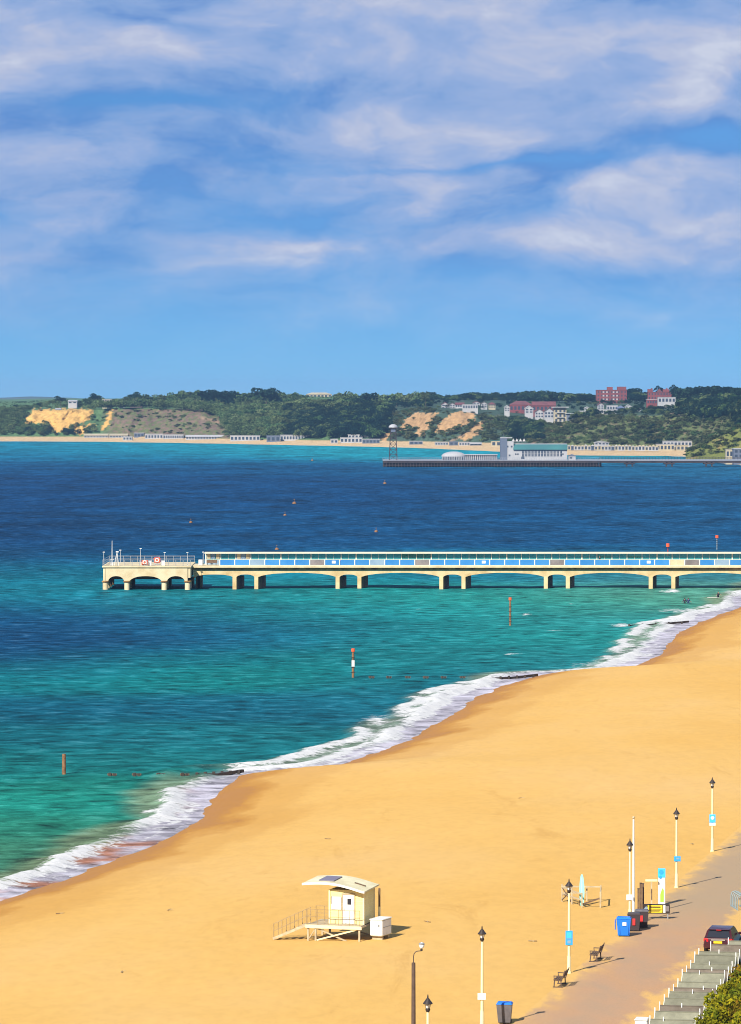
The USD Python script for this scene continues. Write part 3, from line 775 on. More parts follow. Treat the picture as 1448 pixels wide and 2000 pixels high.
obj('seat', MB().box((0, 0, .45), (2.0, .5, .08)), M['timber_brown'], bn)
obj('backrest', MB().box((0, .25, .75), (2.0, .07, .5)), M['timber_brown'], bn)
for s in (-.8, .8):
    obj('leg', MB().box((s, .05, .2), (.1, .45, .42)), M['dark_metal'], bn)


# ------------------------------------------------------------------ people (one continuous body each)
def body(joints, bones, radii, edge=.05):
    tot = None
    for a, b in bones:
        s = m3.Manifold.batch_hull([m3.Manifold.sphere(radii[a], 12).translate(joints[a]), m3.Manifold.sphere(radii[b], 12).translate(joints[b])])
        tot = s if tot is None else tot + s
    tot = tot.refine_to_length(edge)
    q = tot.to_mesh()
    t = trimesh.Trimesh(q.vert_properties[:, :3], q.tri_verts)
    trimesh.smoothing.filter_taubin(t, iterations=6)
    return t


RAD = dict(head=.105, crown=.085, neck=.055, chest=.15, belly=.13, hip=.14, shl=.065, shr=.065, ell=.045, elr=.045, wrl=.032, wrr=.032, hal=.035, har=.035, hpl=.09, hpr=.09, knl=.06, knr=.06, anl=.04, anr=.04, tol=.035, tor=.035)
BONES = [('head', 'crown'), ('head', 'neck'), ('neck', 'chest'), ('chest', 'belly'), ('belly', 'hip'), ('chest', 'shl'), ('chest', 'shr'), ('shl', 'ell'), ('shr', 'elr'), ('ell', 'wrl'), ('elr', 'wrr'), ('wrl', 'hal'), ('wrr', 'har'),
         ('hip', 'hpl'), ('hip', 'hpr'), ('hpl', 'knl'), ('hpr', 'knr'), ('knl', 'anl'), ('knr', 'anr'), ('anl', 'tol'), ('anr', 'tor')]


def person(label, loc, rz, walk=.0, arms=.1, clothes='cloth_dark', lean=.0):
    j = dict(head=(lean * 1.1, 0, 1.60), crown=(lean * 1.1, -.01, 1.66), neck=(lean, 0, 1.46), chest=(lean * .8, 0, 1.28), belly=(lean * .4, 0, 1.08), hip=(0, 0, .95), shl=(lean * .9, .19, 1.38), shr=(lean * .9, -.19, 1.38),
             ell=(lean - .05 - arms * .4, .25 + arms * .3, 1.10 + arms * .2), elr=(lean + .02 + arms * .4, -.25 - arms * .3, 1.10 + arms * .2), wrl=(lean + .08 - arms * .4, .25 + arms * .9, .90 + arms * .5), wrr=(lean + .16 + arms * .5, -.25 - arms * .9, .90 + arms * .5),
             hal=(lean + .11 - arms * .4, .25 + arms * .95, .82 + arms * .5), har=(lean + .2 + arms * .5, -.25 - arms * .95, .83 + arms * .5), hpl=(0, .09, .90), hpr=(0, -.09, .90), knl=(walk * .5, .10, .50), knr=(-walk * .35, -.10, .50), anl=(walk * .75, .10, .08), anr=(-walk * .9, -.10, .10), tol=(walk * .75 + .17, .11, .035), tor=(-walk * .9 + .15, -.11, .05))
    t = thing('person', label, 'person', loc, rz)
    b = body(j, BONES, RAD)
    obj('body', (b.vertices, b.faces), M['skin'], t, smooth=True)
    r2 = {k: v * 1.14 + .012 for k, v in RAD.items()}
    c = body(j, [x for x in BONES if x in (('chest', 'belly'), ('belly', 'hip'), ('chest', 'shl'), ('chest', 'shr'), ('shl', 'ell'), ('shr', 'elr'), ('hip', 'hpl'), ('hip', 'hpr'), ('hpl', 'knl'), ('hpr', 'knr'), ('knl', 'anl'), ('knr', 'anr'))], r2)
    obj('clothing', (c.vertices, c.faces), M[clothes], t, smooth=True)
    h = trimesh.creation.icosphere(2, .118)
    h.apply_scale((1, .95, .9))
    h.apply_translation(np.array(j['crown']) + (-.02, 0, .0))
    h = h.slice_plane((0, 0, j['head'][2] + .01), (-.35, 0, 1), cap=True) if False else h
    obj('hair', (h.vertices, h.faces), M['hair'], t, smooth=True)
    return t


person('person in dark clothes walking along the pier deck', (px2x(1172, PD + 1.2), PD + 1.2, DZ), math.pi, .28, .15)
c = G(1338, 1178); person('bather in dark clothes standing in the shallows, left of a pair', (c[0], c[1], -.85), 1.2, 0, .25, 'cloth_dark')
c = G(1345, 1178); person('bather in a navy wetsuit standing in the shallows, right of a pair', (c[0], c[1], -.80), 1.0, 0, .2, 'cloth_navy')
c = G(1403, 1169); person('surfer in a dark wetsuit wading near the pier', (c[0], c[1], -.5), -1.0, .1, .5, 'cloth_dark', .1)
sb = thing('surfboard', 'white surfboard floating beside the wading surfer', 'surfboard', (c[0] - .9, c[1] - .4, .16), .1)
pr = [(.02, -1.1), (.20, -.7), (.28, 0), (.22, .6), (.02, 1.15)]
obj('board', MB().hull([(s * r, 0 if 0 else 0, 0) if 0 else (yy, s * r, zz_) for r, yy in pr for s in (-1, 1) for zz_ in (-.03, .03)]), M['white'], sb)
obj('fin', MB().prism([(0, 0), (.2, 0), (.02, .16)], (-1.05, .01, .03), X, Z, -Y, .02), M['dark_metal'], sb)

# ------------------------------------------------------------------ groynes and marker posts
def post_marker(name, label, cat, loc, h, w, top, mat, plate=False):
    t = thing(name, label, cat, loc)
    obj('pole', MB().bar((0, 0, -2), (0, 0, h), w, sides=8, w1=w * .9), M[mat], t)
    if top:
        obj('topmark', MB().lathe([(.02, h + top), (top * .45, h + top * .95), (top * .45, h + .1), (.02, h)][::-1], n=10), M['orange'] if top > .5 else M['rust_timber'], t, smooth=30)
        for k in range(4):
            obj('step', MB().box((0, -.12, .6 + k * h * .2), (w * 1.7, .08, .08)), M['dark_metal'], t)
    if plate:
        obj('plate', MB().box((0, -w * .6, h * .55), (w * 1.1, .04, h * .26)), M['white_dull'], t)
    return t


c = G(690, 1322); post_marker('marker_post', 'rusty marker post with red topmark standing in the water before the second groyne', 'marker post', c, 3.2, .34, .52, 'rust_timber', True)
c = G(997, 1221); post_marker('marker_post', 'rusty marker post with round top standing in green water near the pier', 'marker post', c, 3.9, .34, .54, 'rust_timber')
c = G(125, 1513); post_marker('marker_post', 'plain brown timber post standing in the water at far left', 'marker post', c, 2.0, .42, 0, 'rust_timber')
c = G(1401, 1073); post_marker('marker_post', 'thin marker post with red cage top beyond the pier, right one', 'marker post', c, 2.6, .22, .8, 'blue_grey')
c = G(1305, 1086); post_marker('marker_post', 'red topmark of a marker post just showing over the pier roof', 'marker post', c, 2.0, .22, .9, 'red')
st_src = None


def stub(px, py, label, group, s=1.0):
    global st_src
    c = G(px, py)
    if st_src is None:
        st_src = thing('groyne_stub', label, 'groyne post', c, group=group, scale=s)
        obj('pile', MB().bar((-.22, 0, -2), (-.22, 0, .38), .3, .34).bar((.22, .1, -2), (.22, .1, .32), .28, .34), M['timber_black'], st_src)
        obj('cross_beam', MB().box((0, .05, .22), (.95, .2, .16)), M['timber_brown'], st_src)
    else:
        dup(st_src, 'groyne_stub', label, 'groyne post', c, random.uniform(-.3, .3), group, s)


for px, o in ((219, 'first'), (267, 'second'), (314, 'third'), (361, 'fourth')):
    stub(px, 1517, f'black groyne stub in the water, {o} to the right of the plain brown post', 'groyne stubs in the near groyne', .95)
for px, o in ((726, 'first'), (760, 'second'), (797, 'third'), (832, 'fourth'), (867, 'fifth'), (904, 'sixth')):
    stub(px, 1325, f'black groyne stub in the water, {o} to the right of the red topped marker post', 'groyne stubs in the second groyne', .8)


def groyne(label, pts, w=.30, h=.16, posts=6):
    t = thing('groyne', label, 'groyne')
    pts = [G(*p, 0) for p in pts]
    for k, (a, b) in enumerate(zip(pts[:-1], pts[1:])):
        za, zb = h - .05 * k, h - .05 * (k + 1) + .25 * (k == len(pts) - 2)
        obj('beam', MB().bar((a[0], a[1], za), (b[0], b[1], zb), w, .30), M['timber_black'], t)
    a, b = pts[0], pts[-1]
    for i in range(posts):
        q = a + (b - a) * i / (posts - .5)
        obj('post', MB().box((q[0], q[1] - .3, .05), (.26, .26, .75), random.uniform(-.2, .2)), M['timber_black'], t)


groyne('low black timber groyne running into the surf by the near sand spit', [(385, 1517), (425, 1516), (475, 1512)])
groyne('low black timber groyne ending in foam in the middle of the beach', [(962, 1328), (1000, 1326), (1050, 1323)])
groyne('low black timber groyne with a raised end, nearest the pier', [(1229, 1224), (1275, 1222), (1345, 1218)], posts=5)
# buoys
bsrc = None
for px, py, lab in ((373, 1021, 'small dark buoy alone in the navy water left of centre'), (541, 1074, 'small dark buoy just above the pier roof'), (735, 1039, 'small dark buoy in the navy water at centre'), (575, 984, 'small reddish buoy in the far navy water, left one'), (557, 1007, 'small reddish buoy in the navy water below the far one'), (610, 900, 'small marker buoy near the far turquoise band'), (752, 945, 'small dark buoy below the far pier tower')):
    c = G(px, py)
    if bsrc is None:
        bsrc = thing('buoy', lab, 'buoy', c)
        obj('float', MB().lathe([(.05, -.5), (.42, -.3), (.5, .1), (.34, .45), (.05, .5)], n=10), M['rust_timber'], bsrc, smooth=True)
        obj('topmark', MB().lathe([(.05, .45), (.05, .9), (.18, .95), (.02, 1.2)], n=8), M['timber_brown'], bsrc)
    else:
        dup(bsrc, 'buoy', lab, 'buoy', c, scale=1.0 + .4 * (py < 1000))
# ------------------------------------------------------------------ the promenade's furniture
def ground(px, py):
    """Where that pixel meets the beach or the promenade."""
    p = G(px, py, PZ)
    if p[0] < prom_x(p[1]) + .3:
        for _ in range(4):
            d = float(-shore_dist(np.array([p[0]]), np.array([p[1]]))[0])
            z = float(beach_z(d))
            p = G(px, py, min(z, PZ))
    return p


LAMP_H = 5.45
LAMPS = [(836, 2170, 'cream lamp post at the bottom edge beside the dark curved pole', None), (942, 2010, 'cream lamp post with a small white sign left of the grey bin', 'white'), (1112, 1900, 'cream lamp post with a blue sign between the two benches', 'blue'),
         (1231, 1806, 'cream lamp post close beside the tall white flagpole', 'white'), (1322, 1734, 'cream lamp post with a small blue sign right of the tall banner sign', 'blue_small'), (1392, 1663, 'farthest cream lamp post, with blue and white sign, at the right edge', 'blue_white')]


def lamp(loc, label, sign):
    t = thing('street_lamp', label, 'lamp post', loc, group='cream lamp posts along the promenade')
    obj('pole', MB().lathe([(.15, -.3), (.15, .05), (.12, .12), (.105, .95), (.08, 1.0), (.06, 4.70)], n=12), M['lamp_cream'], t, smooth=40)
    obj('collar', MB().lathe([(.05, 4.66), (.08, 4.70), (.12, 4.80), (.10, 4.86), (.06, 4.88)], n=12), M['dark_metal'], t, smooth=40)
    ln = obj('lantern', MB().lathe([(.02, 4.86), (.07, 4.87), (.135, 5.07), (.02, 5.09)], n=12), M['globe'], t, smooth=40)
    for a_ in range(4):
        ca, sa = math.cos(a_ * math.pi / 2), math.sin(a_ * math.pi / 2)
        obj('frame_bar', MB().bar((.08 * ca, .08 * sa, 4.85), (.15 * ca, .15 * sa, 5.08), .018), M['dark_metal'], ln)
    obj('hood', MB().lathe([(.02, 5.06), (.225, 5.07), (.235, 5.10), (.13, 5.24), (.07, 5.33), (.04, 5.35), (.035, 5.44), (.015, 5.52)], n=14), M['dark_metal'], t, smooth=40)
    if sign == 'white':
        obj('sign', MB().box((-.02, -.12, 1.75), (.44, .03, .36), 0, .01), M['white'], t)
    elif sign == 'blue':
        s = obj('sign', MB().box((0, -.12, 2.05), (.42, .03, .85), 0, .01), M['blue_sign'], t)
        obj('panel', MB().box((0, -.14, 2.22), (.30, .015, .34)), M['sky_sign'], s)
        obj('symbol', MB().box((0, -.14, 1.82), (.20, .015, .16)).box((0, -.141, 2.0), (.28, .015, .03)), M['white_panel'], s)
    elif sign == 'blue_small':
        s = obj('sign', MB().box((.05, -.12, 2.0), (.46, .03, .36), 0, .01), M['blue_sign'], t)
        obj('symbol', MB().box((.08, -.14, 2.02), (.22, .015, .10)), M['white_panel'], s)
    elif sign == 'blue_white':
        s = obj('sign', MB().box((0, -.12, 2.45), (.46, .03, .62), 0, .01), M['sky_sign'], t)
        obj('symbol', MB().lathe([(.01, 0), (.13, 0), (.13, .015), (.01, .015)], n=14).tm(trimesh.creation.box((.01, .01, .01))), M['white'], s)
        stage.GetPrimAtPath(s)  # the round symbol is turned to face the promenade below
        mm = UsdGeom.Mesh(stage.GetPrimAtPath(s + '/symbol'))
        pts = np.array(mm.GetPointsAttr().Get())
        mm.GetPointsAttr().Set(Vt.Vec3fArray.FromNumpy(np.stack([pts[:, 0], -.15 + pts[:, 2] * -1, 2.5 + pts[:, 1]], 1).astype(np.float32)))
        obj('panel', MB().box((0, -.12, 2.02), (.46, .03, .2)), M['white'], s)
    return t


for px, py, lab, sg in LAMPS:
    lamp(G(px, py, PZ), lab, sg)
# dark pole with swan neck and globe
D0 = 205.0
c = P(808, 0, D0)
t = thing('curved_lamp', 'dark brown pole with a swan neck arm and white globe at the bottom edge', 'lamp post', (c[0], D0, PZ))
top = CAMZ - (1880 - YH) / F * D0 - PZ
obj('pole', MB().lathe([(.13, -.2), (.12, 1), (.095, top - .02), (.02, top)], n=12), M['brown_metal'], t, smooth=40)
ar = [(0, 0, top - .05), (0, 0, top + .30), (.03, 0, top + .43), (.11, 0, top + .53), (.20, 0, top + .56), (.37, 0, top + .58)]
m_ = MB()
for a, b in zip(ar[:-1], ar[1:]):
    m_.bar(a, b, .045, sides=8)
obj('arm', m_, M['brown_metal'], t, smooth=60)
obj('cup', MB().lathe([(.02, .56), (.06, .58), (.06, .66), (.03, .70)], (.40, 0, top), 10), M['dark_metal'], t)
obj('globe', MB().lathe([(.03, .69), (.09, .72), (.14, .84), (.12, .95), (.02, 1.02)], (.41, 0, top), 12), M['globe'], t, smooth=60)
obj('cap', MB().lathe([(.15, .90), (.155, .93), (.08, .99), (.02, 1.0)], (.41, 0, top), 12), M['grey_metal'], t, smooth=40)

# flagpole
c = G(1238, 1792, PZ)
t = thing('flagpole', 'tall white flagpole without a flag beside a cream lamp post', 'flagpole', c)
obj('pole', MB().lathe([(.11, -.2), (.10, .3), (.055, 6.35), (.02, 6.4)], n=10), M['white'], t, smooth=40)
obj('finial', MB().lathe([(.02, 6.38), (.09, 6.45), (.09, 6.52), (.02, 6.58)], n=10), M['timber'], t, smooth=40)
obj('cleat', MB().box((0, -.12, 1.2), (.06, .06, .22)), M['grey_metal'], t)

# dark timber posts beside the bins
posts = [(1247.5, 1786, 1.65, 'short dark timber post, left of three by the flagpole'), (1252, 1787, 2.05, 'tallest dark timber post, middle of three by the flagpole'), (1256.5, 1785, 1.95, 'dark timber post, right of three by the flagpole')]
for px, py, h, lab in posts:
    c = G(px, py, PZ)
    t = thing('timber_post', lab, 'post', c, random.uniform(-.2, .2), group='three dark timber posts')
    obj('shaft', MB().box((0, 0, h / 2 - .1), (.13, .13, h + .2), 0, .015), M['timber_brown'], t)
    obj('cap', MB().box((0, 0, h + .02), (.15, .15, .05), 0, .01), M['dark_metal'], t)

# cream T-shaped timber
c = G(1273, 1769, PZ)
t = thing('shower_post', 'cream T shaped timber frame left of the tall banner sign', 'frame', c)
obj('post', MB().box((0, 0, .8), (.09, .09, 1.6)), M['timber'], t)
obj('cross_bar', MB().box((0, 0, 1.67), (.80, .12, .14), 0, .01), M['lamp_cream'], t)
obj('brace', MB().box((0, -.06, .75), (.06, .05, .7)), M['timber_brown'], t)

# tall banner sign
c = G(1293, 1768, PZ)
t = thing('banner_sign', 'tall narrow information sign, blue at the top, white and lime green below', 'sign', c, -.08)
obj('panel', MB().box((0, 0, 1.25), (.48, .09, 2.4), 0, .02), M['white'], t)
obj('blue_top', MB().box((0, -.05, 2.14), (.49, .02, .62)), M['sky_sign'], t)
disc = trimesh.creation.cylinder(.15, .02, sections=18).apply_transform(trimesh.transformations.rotation_matrix(math.pi / 2, [1, 0, 0]))
obj('emblem', MB().tm(disc.copy().apply_translation((-.03, -.07, 2.2))), M['blue_sign'], t)
obj('emblem', MB().tm(disc.copy().apply_scale((.7, 1, .7)).apply_translation((-.08, -.06, 1.86))), M['blue_sign'], t)
obj('green_print', MB().prism([(-.1, .1), (.14, .1), (.14, .9), (.06, 1.05), (-.02, .85), (-.1, .6)], (0, -.046, .1), X, Z, -Y, .015), M['green_sign'], t)
obj('foot', MB().box((0, 0, .03), (.6, .4, .06)), M['grey_metal'], t)

# black and yellow low notice board
c = G(1283, 1796, PZ)
t = thing('notice_board', 'low black framed notice board with a yellow printed panel', 'sign', c, -.06)
obj('board', MB().box((0, 0, .68), (1.72, .07, .62), 0, .02), M['dark_metal'], t)
y_ = obj('yellow_panel', MB().box((-.10, -.05, .68), (.94, .03, .48)), M['yellow'], t)
obj('lines', MB().box((-.10, -.07, .80), (.72, .012, .08)).box((-.08, -.07, .67), (.82, .012, .04)).box((-.12, -.07, .585), (.76, .012, .035)).box((-.1, -.07, .51), (.6, .012, .03)), M['black'], y_)
obj('white_panel', MB().box((.50, -.05, .68), (.14, .03, .5)), M['white'], t)
obj('picture', MB().box((.70, -.05, .70), (.2, .03, .34)), M['grey_panel'], t)
obj('arrow', MB().prism([(-.12, 0), (.05, .2), (.05, .1), (.12, .1), (.12, -.1), (.05, -.1), (.05, -.2)], (-.70, -.04, .68), X, Z, -Y, .02), M['white_panel'], t)
for s in (-.72, .72):
    obj('leg', MB().box((s, .02, .2), (.07, .07, .42)), M['grey_metal'], t)


# wheelie bins
def bin_(name, label, px, py, w, d, h, bodym, lidm, rz, extra=None, group=None):
    c = ground(px, py)
    t = thing(name, label, 'bin', (c[0], c[1], c[2] - .02), rz, group)
    b = MB().hull([(sx * w / 2 * k, sy * d / 2 * k2, z) for sx in (-1, 1) for sy in (-1, 1) for k, k2, z in ((.80, .72, .10), (.97, .95, h * .86), (1.0, 1.0, h * .88), (1.0, 1.0, h * .93))])
    obj('body', b, M[bodym], t)
    obj('rim', MB().box((0, 0, h * .92), (w * 1.05, d * 1.05, .05), 0, .02), M[bodym], t)
    lid = obj('lid', MB().hull([(sx * w * .53, sy * d * .53, h * .945) for sx in (-1, 1) for sy in (-1, 1)] + [(sx * w * .44, sy * d * .42, h * 1.02) for sx in (-1, 1) for sy in (-1, 1)]), M[lidm], t)
    obj('handle', MB().bar((-w * .3, d * .56, h * .92), (w * .3, d * .56, h * .92), .035, sides=8), M[lidm], lid)
    for s in (-1, 1):
        whl = trimesh.creation.cylinder(.1, .06, sections=14).apply_transform(trimesh.transformations.rotation_matrix(math.pi / 2, [0, 1, 0]))
        obj('wheel', MB().tm(whl.apply_translation((s * w * .40, d * .34, .10))), M['tyre'], t)
    if extra:
        extra(t, w, d, h)
    return t


def blue_extra(t, w, d, h):
    obj('label', MB().box((.05, -d * .49, h * .68), (.24, .02, .22)), M['white'], t)
    obj('open_flap', MB().box((-w * .60, -.05, h * .62), (.05, .5, .62), 0, .015), M['blue_bin'], t)
    for s in (-.3, .3):
        obj('rib', MB().box((w * s, -d * .47, h * .45), (.04, .03, h * .55)), M['blue_bin'], t)


def red_extra(t, w, d, h):
    obj('label', MB().box((.0, -d * .47, h * .55), (.17, .03, .42)), M['red'], t)


bin_('wheelie_bin', 'bright blue wheelie bin with white label and open flap, front of three', 1219, 1829, .88, .78, 1.22, 'blue_bin', 'blue_bin', -.1, blue_extra, 'bins beside the lamp post')
bin_('wheelie_bin', 'dark wheelie bin with red stripe, middle one behind the blue bin', 1239, 1819, .80, .75, 1.18, 'dark_bin', 'dark_bin', -.1, red_extra, 'bins beside the lamp post')
bin_('wheelie_bin', 'dark wheelie bin with red label, rear right one of three', 1254, 1813, .86, .75, 1.18, 'dark_bin', 'grey_bin', -.1, red_extra, 'bins beside the lamp post')
bin_('litter_bin', 'grey litter bin with a blue lid standing alone on the sand', 986, 1999, .82, .75, 1.15, 'grey_bin', 'blue_bin', -.12)


# benches: facing the sea (local -x), long side along the promenade
def bench(label, px, py, rz):
    c = ground(px, py)
    t = thing('bench', label, 'bench', (c[0], c[1], max(c[2], PZ - .02)), rz)
    for i, x_ in enumerate((-.42, -.31, -.20, -.09)):
        obj('seat_slat', MB().box((x_, .8, .46 - .012 * i), (.095, 1.6, .045), 0, .01), M['timber_brown'], t)
    for i in range(3):
        obj('back_slat', MB().box((.05 + .055 * i, .8, .60 + .13 * i), (.045, 1.6, .095), 0, .01), M['timber_brown'], t)
    for y_ in (.06, 1.54):
        f = MB().bar((-.44, y_, 0), (-.40, y_, .44), .06).bar((-.02, y_, 0), (-.04, y_, .44), .06).bar((-.46, y_, .43), (0, y_, .40), .06).bar((-.01, y_, .38), (.20, y_, .98), .06).bar((-.46, y_, .66), (.08, y_, .64), .05).bar((-.42, y_, .44), (-.44, y_, .66), .04).bar((-.5, y_, .03), (.05, y_, .03), .05)
        obj('end_frame', f, M['brown_metal'], t)
    return t


bench('brown slatted bench nearer the camera, left of the blue signed lamp post', 1097, 1930, -.21)
bench('brown slatted bench farther off, right of the blue signed lamp post', 1167, 1880, -.21)

# timber sports frame with an upright cyan surfboard
base = ground(1138, 1768)
t = thing('sports_fence', 'weathered timber frame fence on the sand beside the cyan board', 'fence', (base[0], base[1], base[2]))
sc = base[1] / F
fx = lambda px: (px - 1138) * sc
for px, dy, h in ((1101, 2.0, 1.15), (1118, 0.4, 1.2), (1135, -1.4, 1.0), (1171, -1.4, 1.05), (1177, 1.8, 1.1), (1150, 2.2, 1.0)):
    obj('post', MB().box((fx(px), dy, h / 2 - .15), (.10, .10, h + .3), 0, .01), M['timber'], t)
for a, b, h in (((1101, 2.0), (1177, 1.8), 1.0), ((1101, 2.0), (1150, 2.2), .55), ((1118, .4), (1135, -1.4), .9), ((1118, .4), (1135, -1.4), .5), ((1171, -1.4), (1177, 1.8), .95), ((1101, 2.0), (1118, .4), .95), ((1101, 2.0), (1118, .4), .5)):
    obj('rail', MB().bar((fx(a[0]), a[1], h), (fx(b[0]), b[1], h), .07, .09), M['timber'], t)
obj('sloping_beam', MB().bar((fx(1137), -1.3, .22), (fx(1171), -1.3, .62), .10, .10), M['timber_brown'], t)
obj('lattice', MB().bar((fx(1101), 1.95, .1), (fx(1118), .45, .95), .05).bar((fx(1101), 1.95, .95), (fx(1118), .45, .1), .05).bar((fx(1104), 1.6, .5), (fx(1114), .7, .5), .05), M['timber_brown'], t)
b2 = ground(1137, 1770)
t = thing('surfboard_sign', 'pale cyan surfboard standing upright on the sand by a timber frame', 'surfboard', (b2[0], b2[1], b2[2]), .1)
pts = []
for k in range(13):
    z = 2.2 * k / 12
    r = .165 * max(0.02, math.sin(math.pi * min(1, (k + .6) / 13.2))) ** .6
    pts += [(s * r, q * .03, z - .1) for s in (-1, 1) for q in (-1, 1)]
obj('board', MB().hull(pts), M['cyan'], t)
obj('stringer', MB().box((0, -.032, 1.0), (.02, .008, 1.8)), M['white'], t)
obj('stake', MB().box((-.12, .1, .35), (.07, .07, 1.2)), M['timber_brown'], t)

# bicycle rack at the right edge
c = G(1444, 1775, PZ)
t = thing('cycle_rack', 'blue grey metal cycle rack at the right edge of the promenade', 'cycle rack', c, .1)
for i in range(5):
    y_ = -1.0 + i * .55
    m_ = MB()
    a = [(-.30, y_, 0), (-.30, y_, .75), (-.22, y_, .95), (0, y_, 1.02), (.22, y_, .95), (.30, y_, .75), (.30, y_, 0)]
    for p, q in zip(a[:-1], a[1:]):
        m_.bar(p, q, .07, sides=8)
    obj('hoop', m_, M['blue_grey'], t, smooth=60)
obj('base_rail', MB().bar((-.30, -1.1, .05), (-.30, 1.3, .05), .07).bar((.30, -1.1, .05), (.30, 1.3, .05), .07), M['blue_grey'], t)

# ------------------------------------------------------------------ lifeguard hut
HR = -math.radians(17)
c = ground(662, 1836)
hut = thing('lifeguard_hut', 'pale yellow lifeguard hut on stilts with a curved white roof and steps', 'lifeguard hut', c, HR)
cw, cd = 2.28, 2.2            # cabin
fz = 1.02                      # platform height
# local frame: x along the front, y into the cabin; the cabin's front right corner at (1.70, 0)
xr = 1.66; xl = xr - cw
ch = 2.12
wall = MB().box((xl + cw / 2, .02, fz + ch / 2), (cw, .06, ch)).box((xr - .03, cd / 2, fz + ch / 2 + .0), (.06, cd, ch)).box((xl + .03, cd / 2, fz + ch / 2), (.06, cd, ch)).box((xl + cw / 2, cd - .03, fz + ch / 2), (cw, .06, ch))
obj('wall', wall, M['hut_yellow'], hut)
for s, y_ in (('l', 0), ('r', 0)):
    pass
for k in range(1, 9):
    z_ = fz + ch * k / 9
    obj('board_joint', MB().box((xl + .44, -.014, z_), (.86, .012, .018)).box((xr - .40, -.014, z_), (.78, .012, .018)).box((xr + .004, cd / 2, z_), (.012, cd - .1, .018)), M['lamp_cream'], hut)
for x_, y_ in ((xl + .02, -.02), (xr - .02, -.02), (xr - .01, cd)):
    obj('corner_post', MB().box((x_, y_, fz + ch / 2), (.09, .09, ch)), M['lamp_cream'], hut)
dx = xl + 1.26
obj('door_frame', MB().box((dx - .40, -.03, fz + .92), (.08, .08, 1.84)).box((dx + .40, -.03, fz + .92), (.08, .08, 1.84)).box((dx, -.03, fz + 1.88), (.88, .08, .09)), M['timber'], hut)
dr = obj('door', MB().box((dx, -.02, fz + .92), (.72, .05, 1.80), 0, .01), M['white'], hut)
obj('window', MB().box((dx + .06, -.05, fz + 1.40), (.24, .02, .36)), M['window_dark'], dr)
obj('handle', MB().box((dx - .28, -.06, fz + .92), (.05, .04, .14)), M['grey_metal'], dr)
sh = obj('shutter', MB().box((xl + .46, -.035, fz + 1.28), (.66, .05, .80), 0, .01), M['white'], hut)
obj('hinge', MB().box((xl + .15, -.045, fz + 1.45), (.04, .03, .5)), M['timber_brown'], sh)
# curved roof sheet
L0, L1, R0, R1 = xl - 1.62, xr + .20, -.55, cd + .45
nx = 22
u = np.linspace(0, 1, nx)
zt = fz + ch + .16 + .24 * np.sin(np.pi * np.clip(u * 1.05, 0, 1)) ** 1.0 - .24 * u + .14 * (1 - u)
xs_ = L0 + (L1 - L0) * u
v = []
for y_, dz in ((R0, 0.0), (R1, .12)):
    for o in (.0, .09):
        v.append(np.stack([xs_, np.full(nx, y_), zt + dz + o], 1))
v = np.vstack(v)
i = np.arange(nx - 1)
q = []
A, B, C, Dd = 0, nx, 2 * nx, 3 * nx   # front bottom, front top, back bottom, back top
q += [(B + k, B + k + 1, Dd + k + 1, Dd + k) for k in i] + [(A + k, C + k, C + k + 1, A + k + 1) for k in i] + [(A + k, A + k + 1, B + k + 1, B + k) for k in i] + [(C + k, Dd + k, Dd + k + 1, C + k + 1) for k in i]
q += [(A, B, Dd, C), (A + nx - 1, C + nx - 1, Dd + nx - 1, B + nx - 1)]
roof = obj('roof', MB().add(v, q), M['hut_roof'], hut, smooth=30)
zr = lambda x_, y_: float(np.interp(x_, xs_, zt)) + .09 + .12 * (y_ - R0) / (R1 - R0)
obj('fascia', MB().add(*(lambda a: (np.vstack([np.stack([xs_, np.full(nx, R0 - .02), zt - .02], 1), np.stack([xs_, np.full(nx, R0 - .02), zt + .12], 1), np.stack([xs_, np.full(nx, R0 - .05), zt - .02], 1), np.stack([xs_, np.full(nx, R0 - .05), zt + .12], 1)]), [(2 * nx + k, 2 * nx + k + 1, 3 * nx + k + 1, 3 * nx + k) for k in i] + [(k + nx, k + nx + 1, k + 1, k) for k in i] + [(3 * nx + k, 3 * nx + k + 1, nx + k + 1, nx + k) for k in i] + [(k, k + 1, 2 * nx + k + 1, 2 * nx + k) for k in i]))(0)), M['white'], roof, smooth=30)
sx0, sx1 = xl - .75, xl + .25
m_ = MB()
g4 = [(sx0, .15), (sx1, .15), (sx1, 1.9), (sx0, 1.9)]
m_.add([(a, b, zr(a, b) + .02) for a, b in g4] + [(a, b, zr(a, b) + .07) for a, b in g4], [(4, 5, 6, 7), (0, 1, 5, 4), (1, 2, 6, 5), (2, 3, 7, 6), (3, 0, 4, 7)])
obj('solar_panel', m_, M['solar'], roof)
g4 = [(xr - .9, .9), (xr - .2, .9), (xr - .2, 1.05), (xr - .9, 1.05)]
obj('roof_bar', MB().add([(a, b, zr(a, b) + .01) for a, b in g4] + [(a, b, zr(a, b) + .06) for a, b in g4], [(4, 5, 6, 7), (0, 1, 5, 4), (1, 2, 6, 5), (2, 3, 7, 6), (3, 0, 4, 7)]), M['timber_brown'], roof)
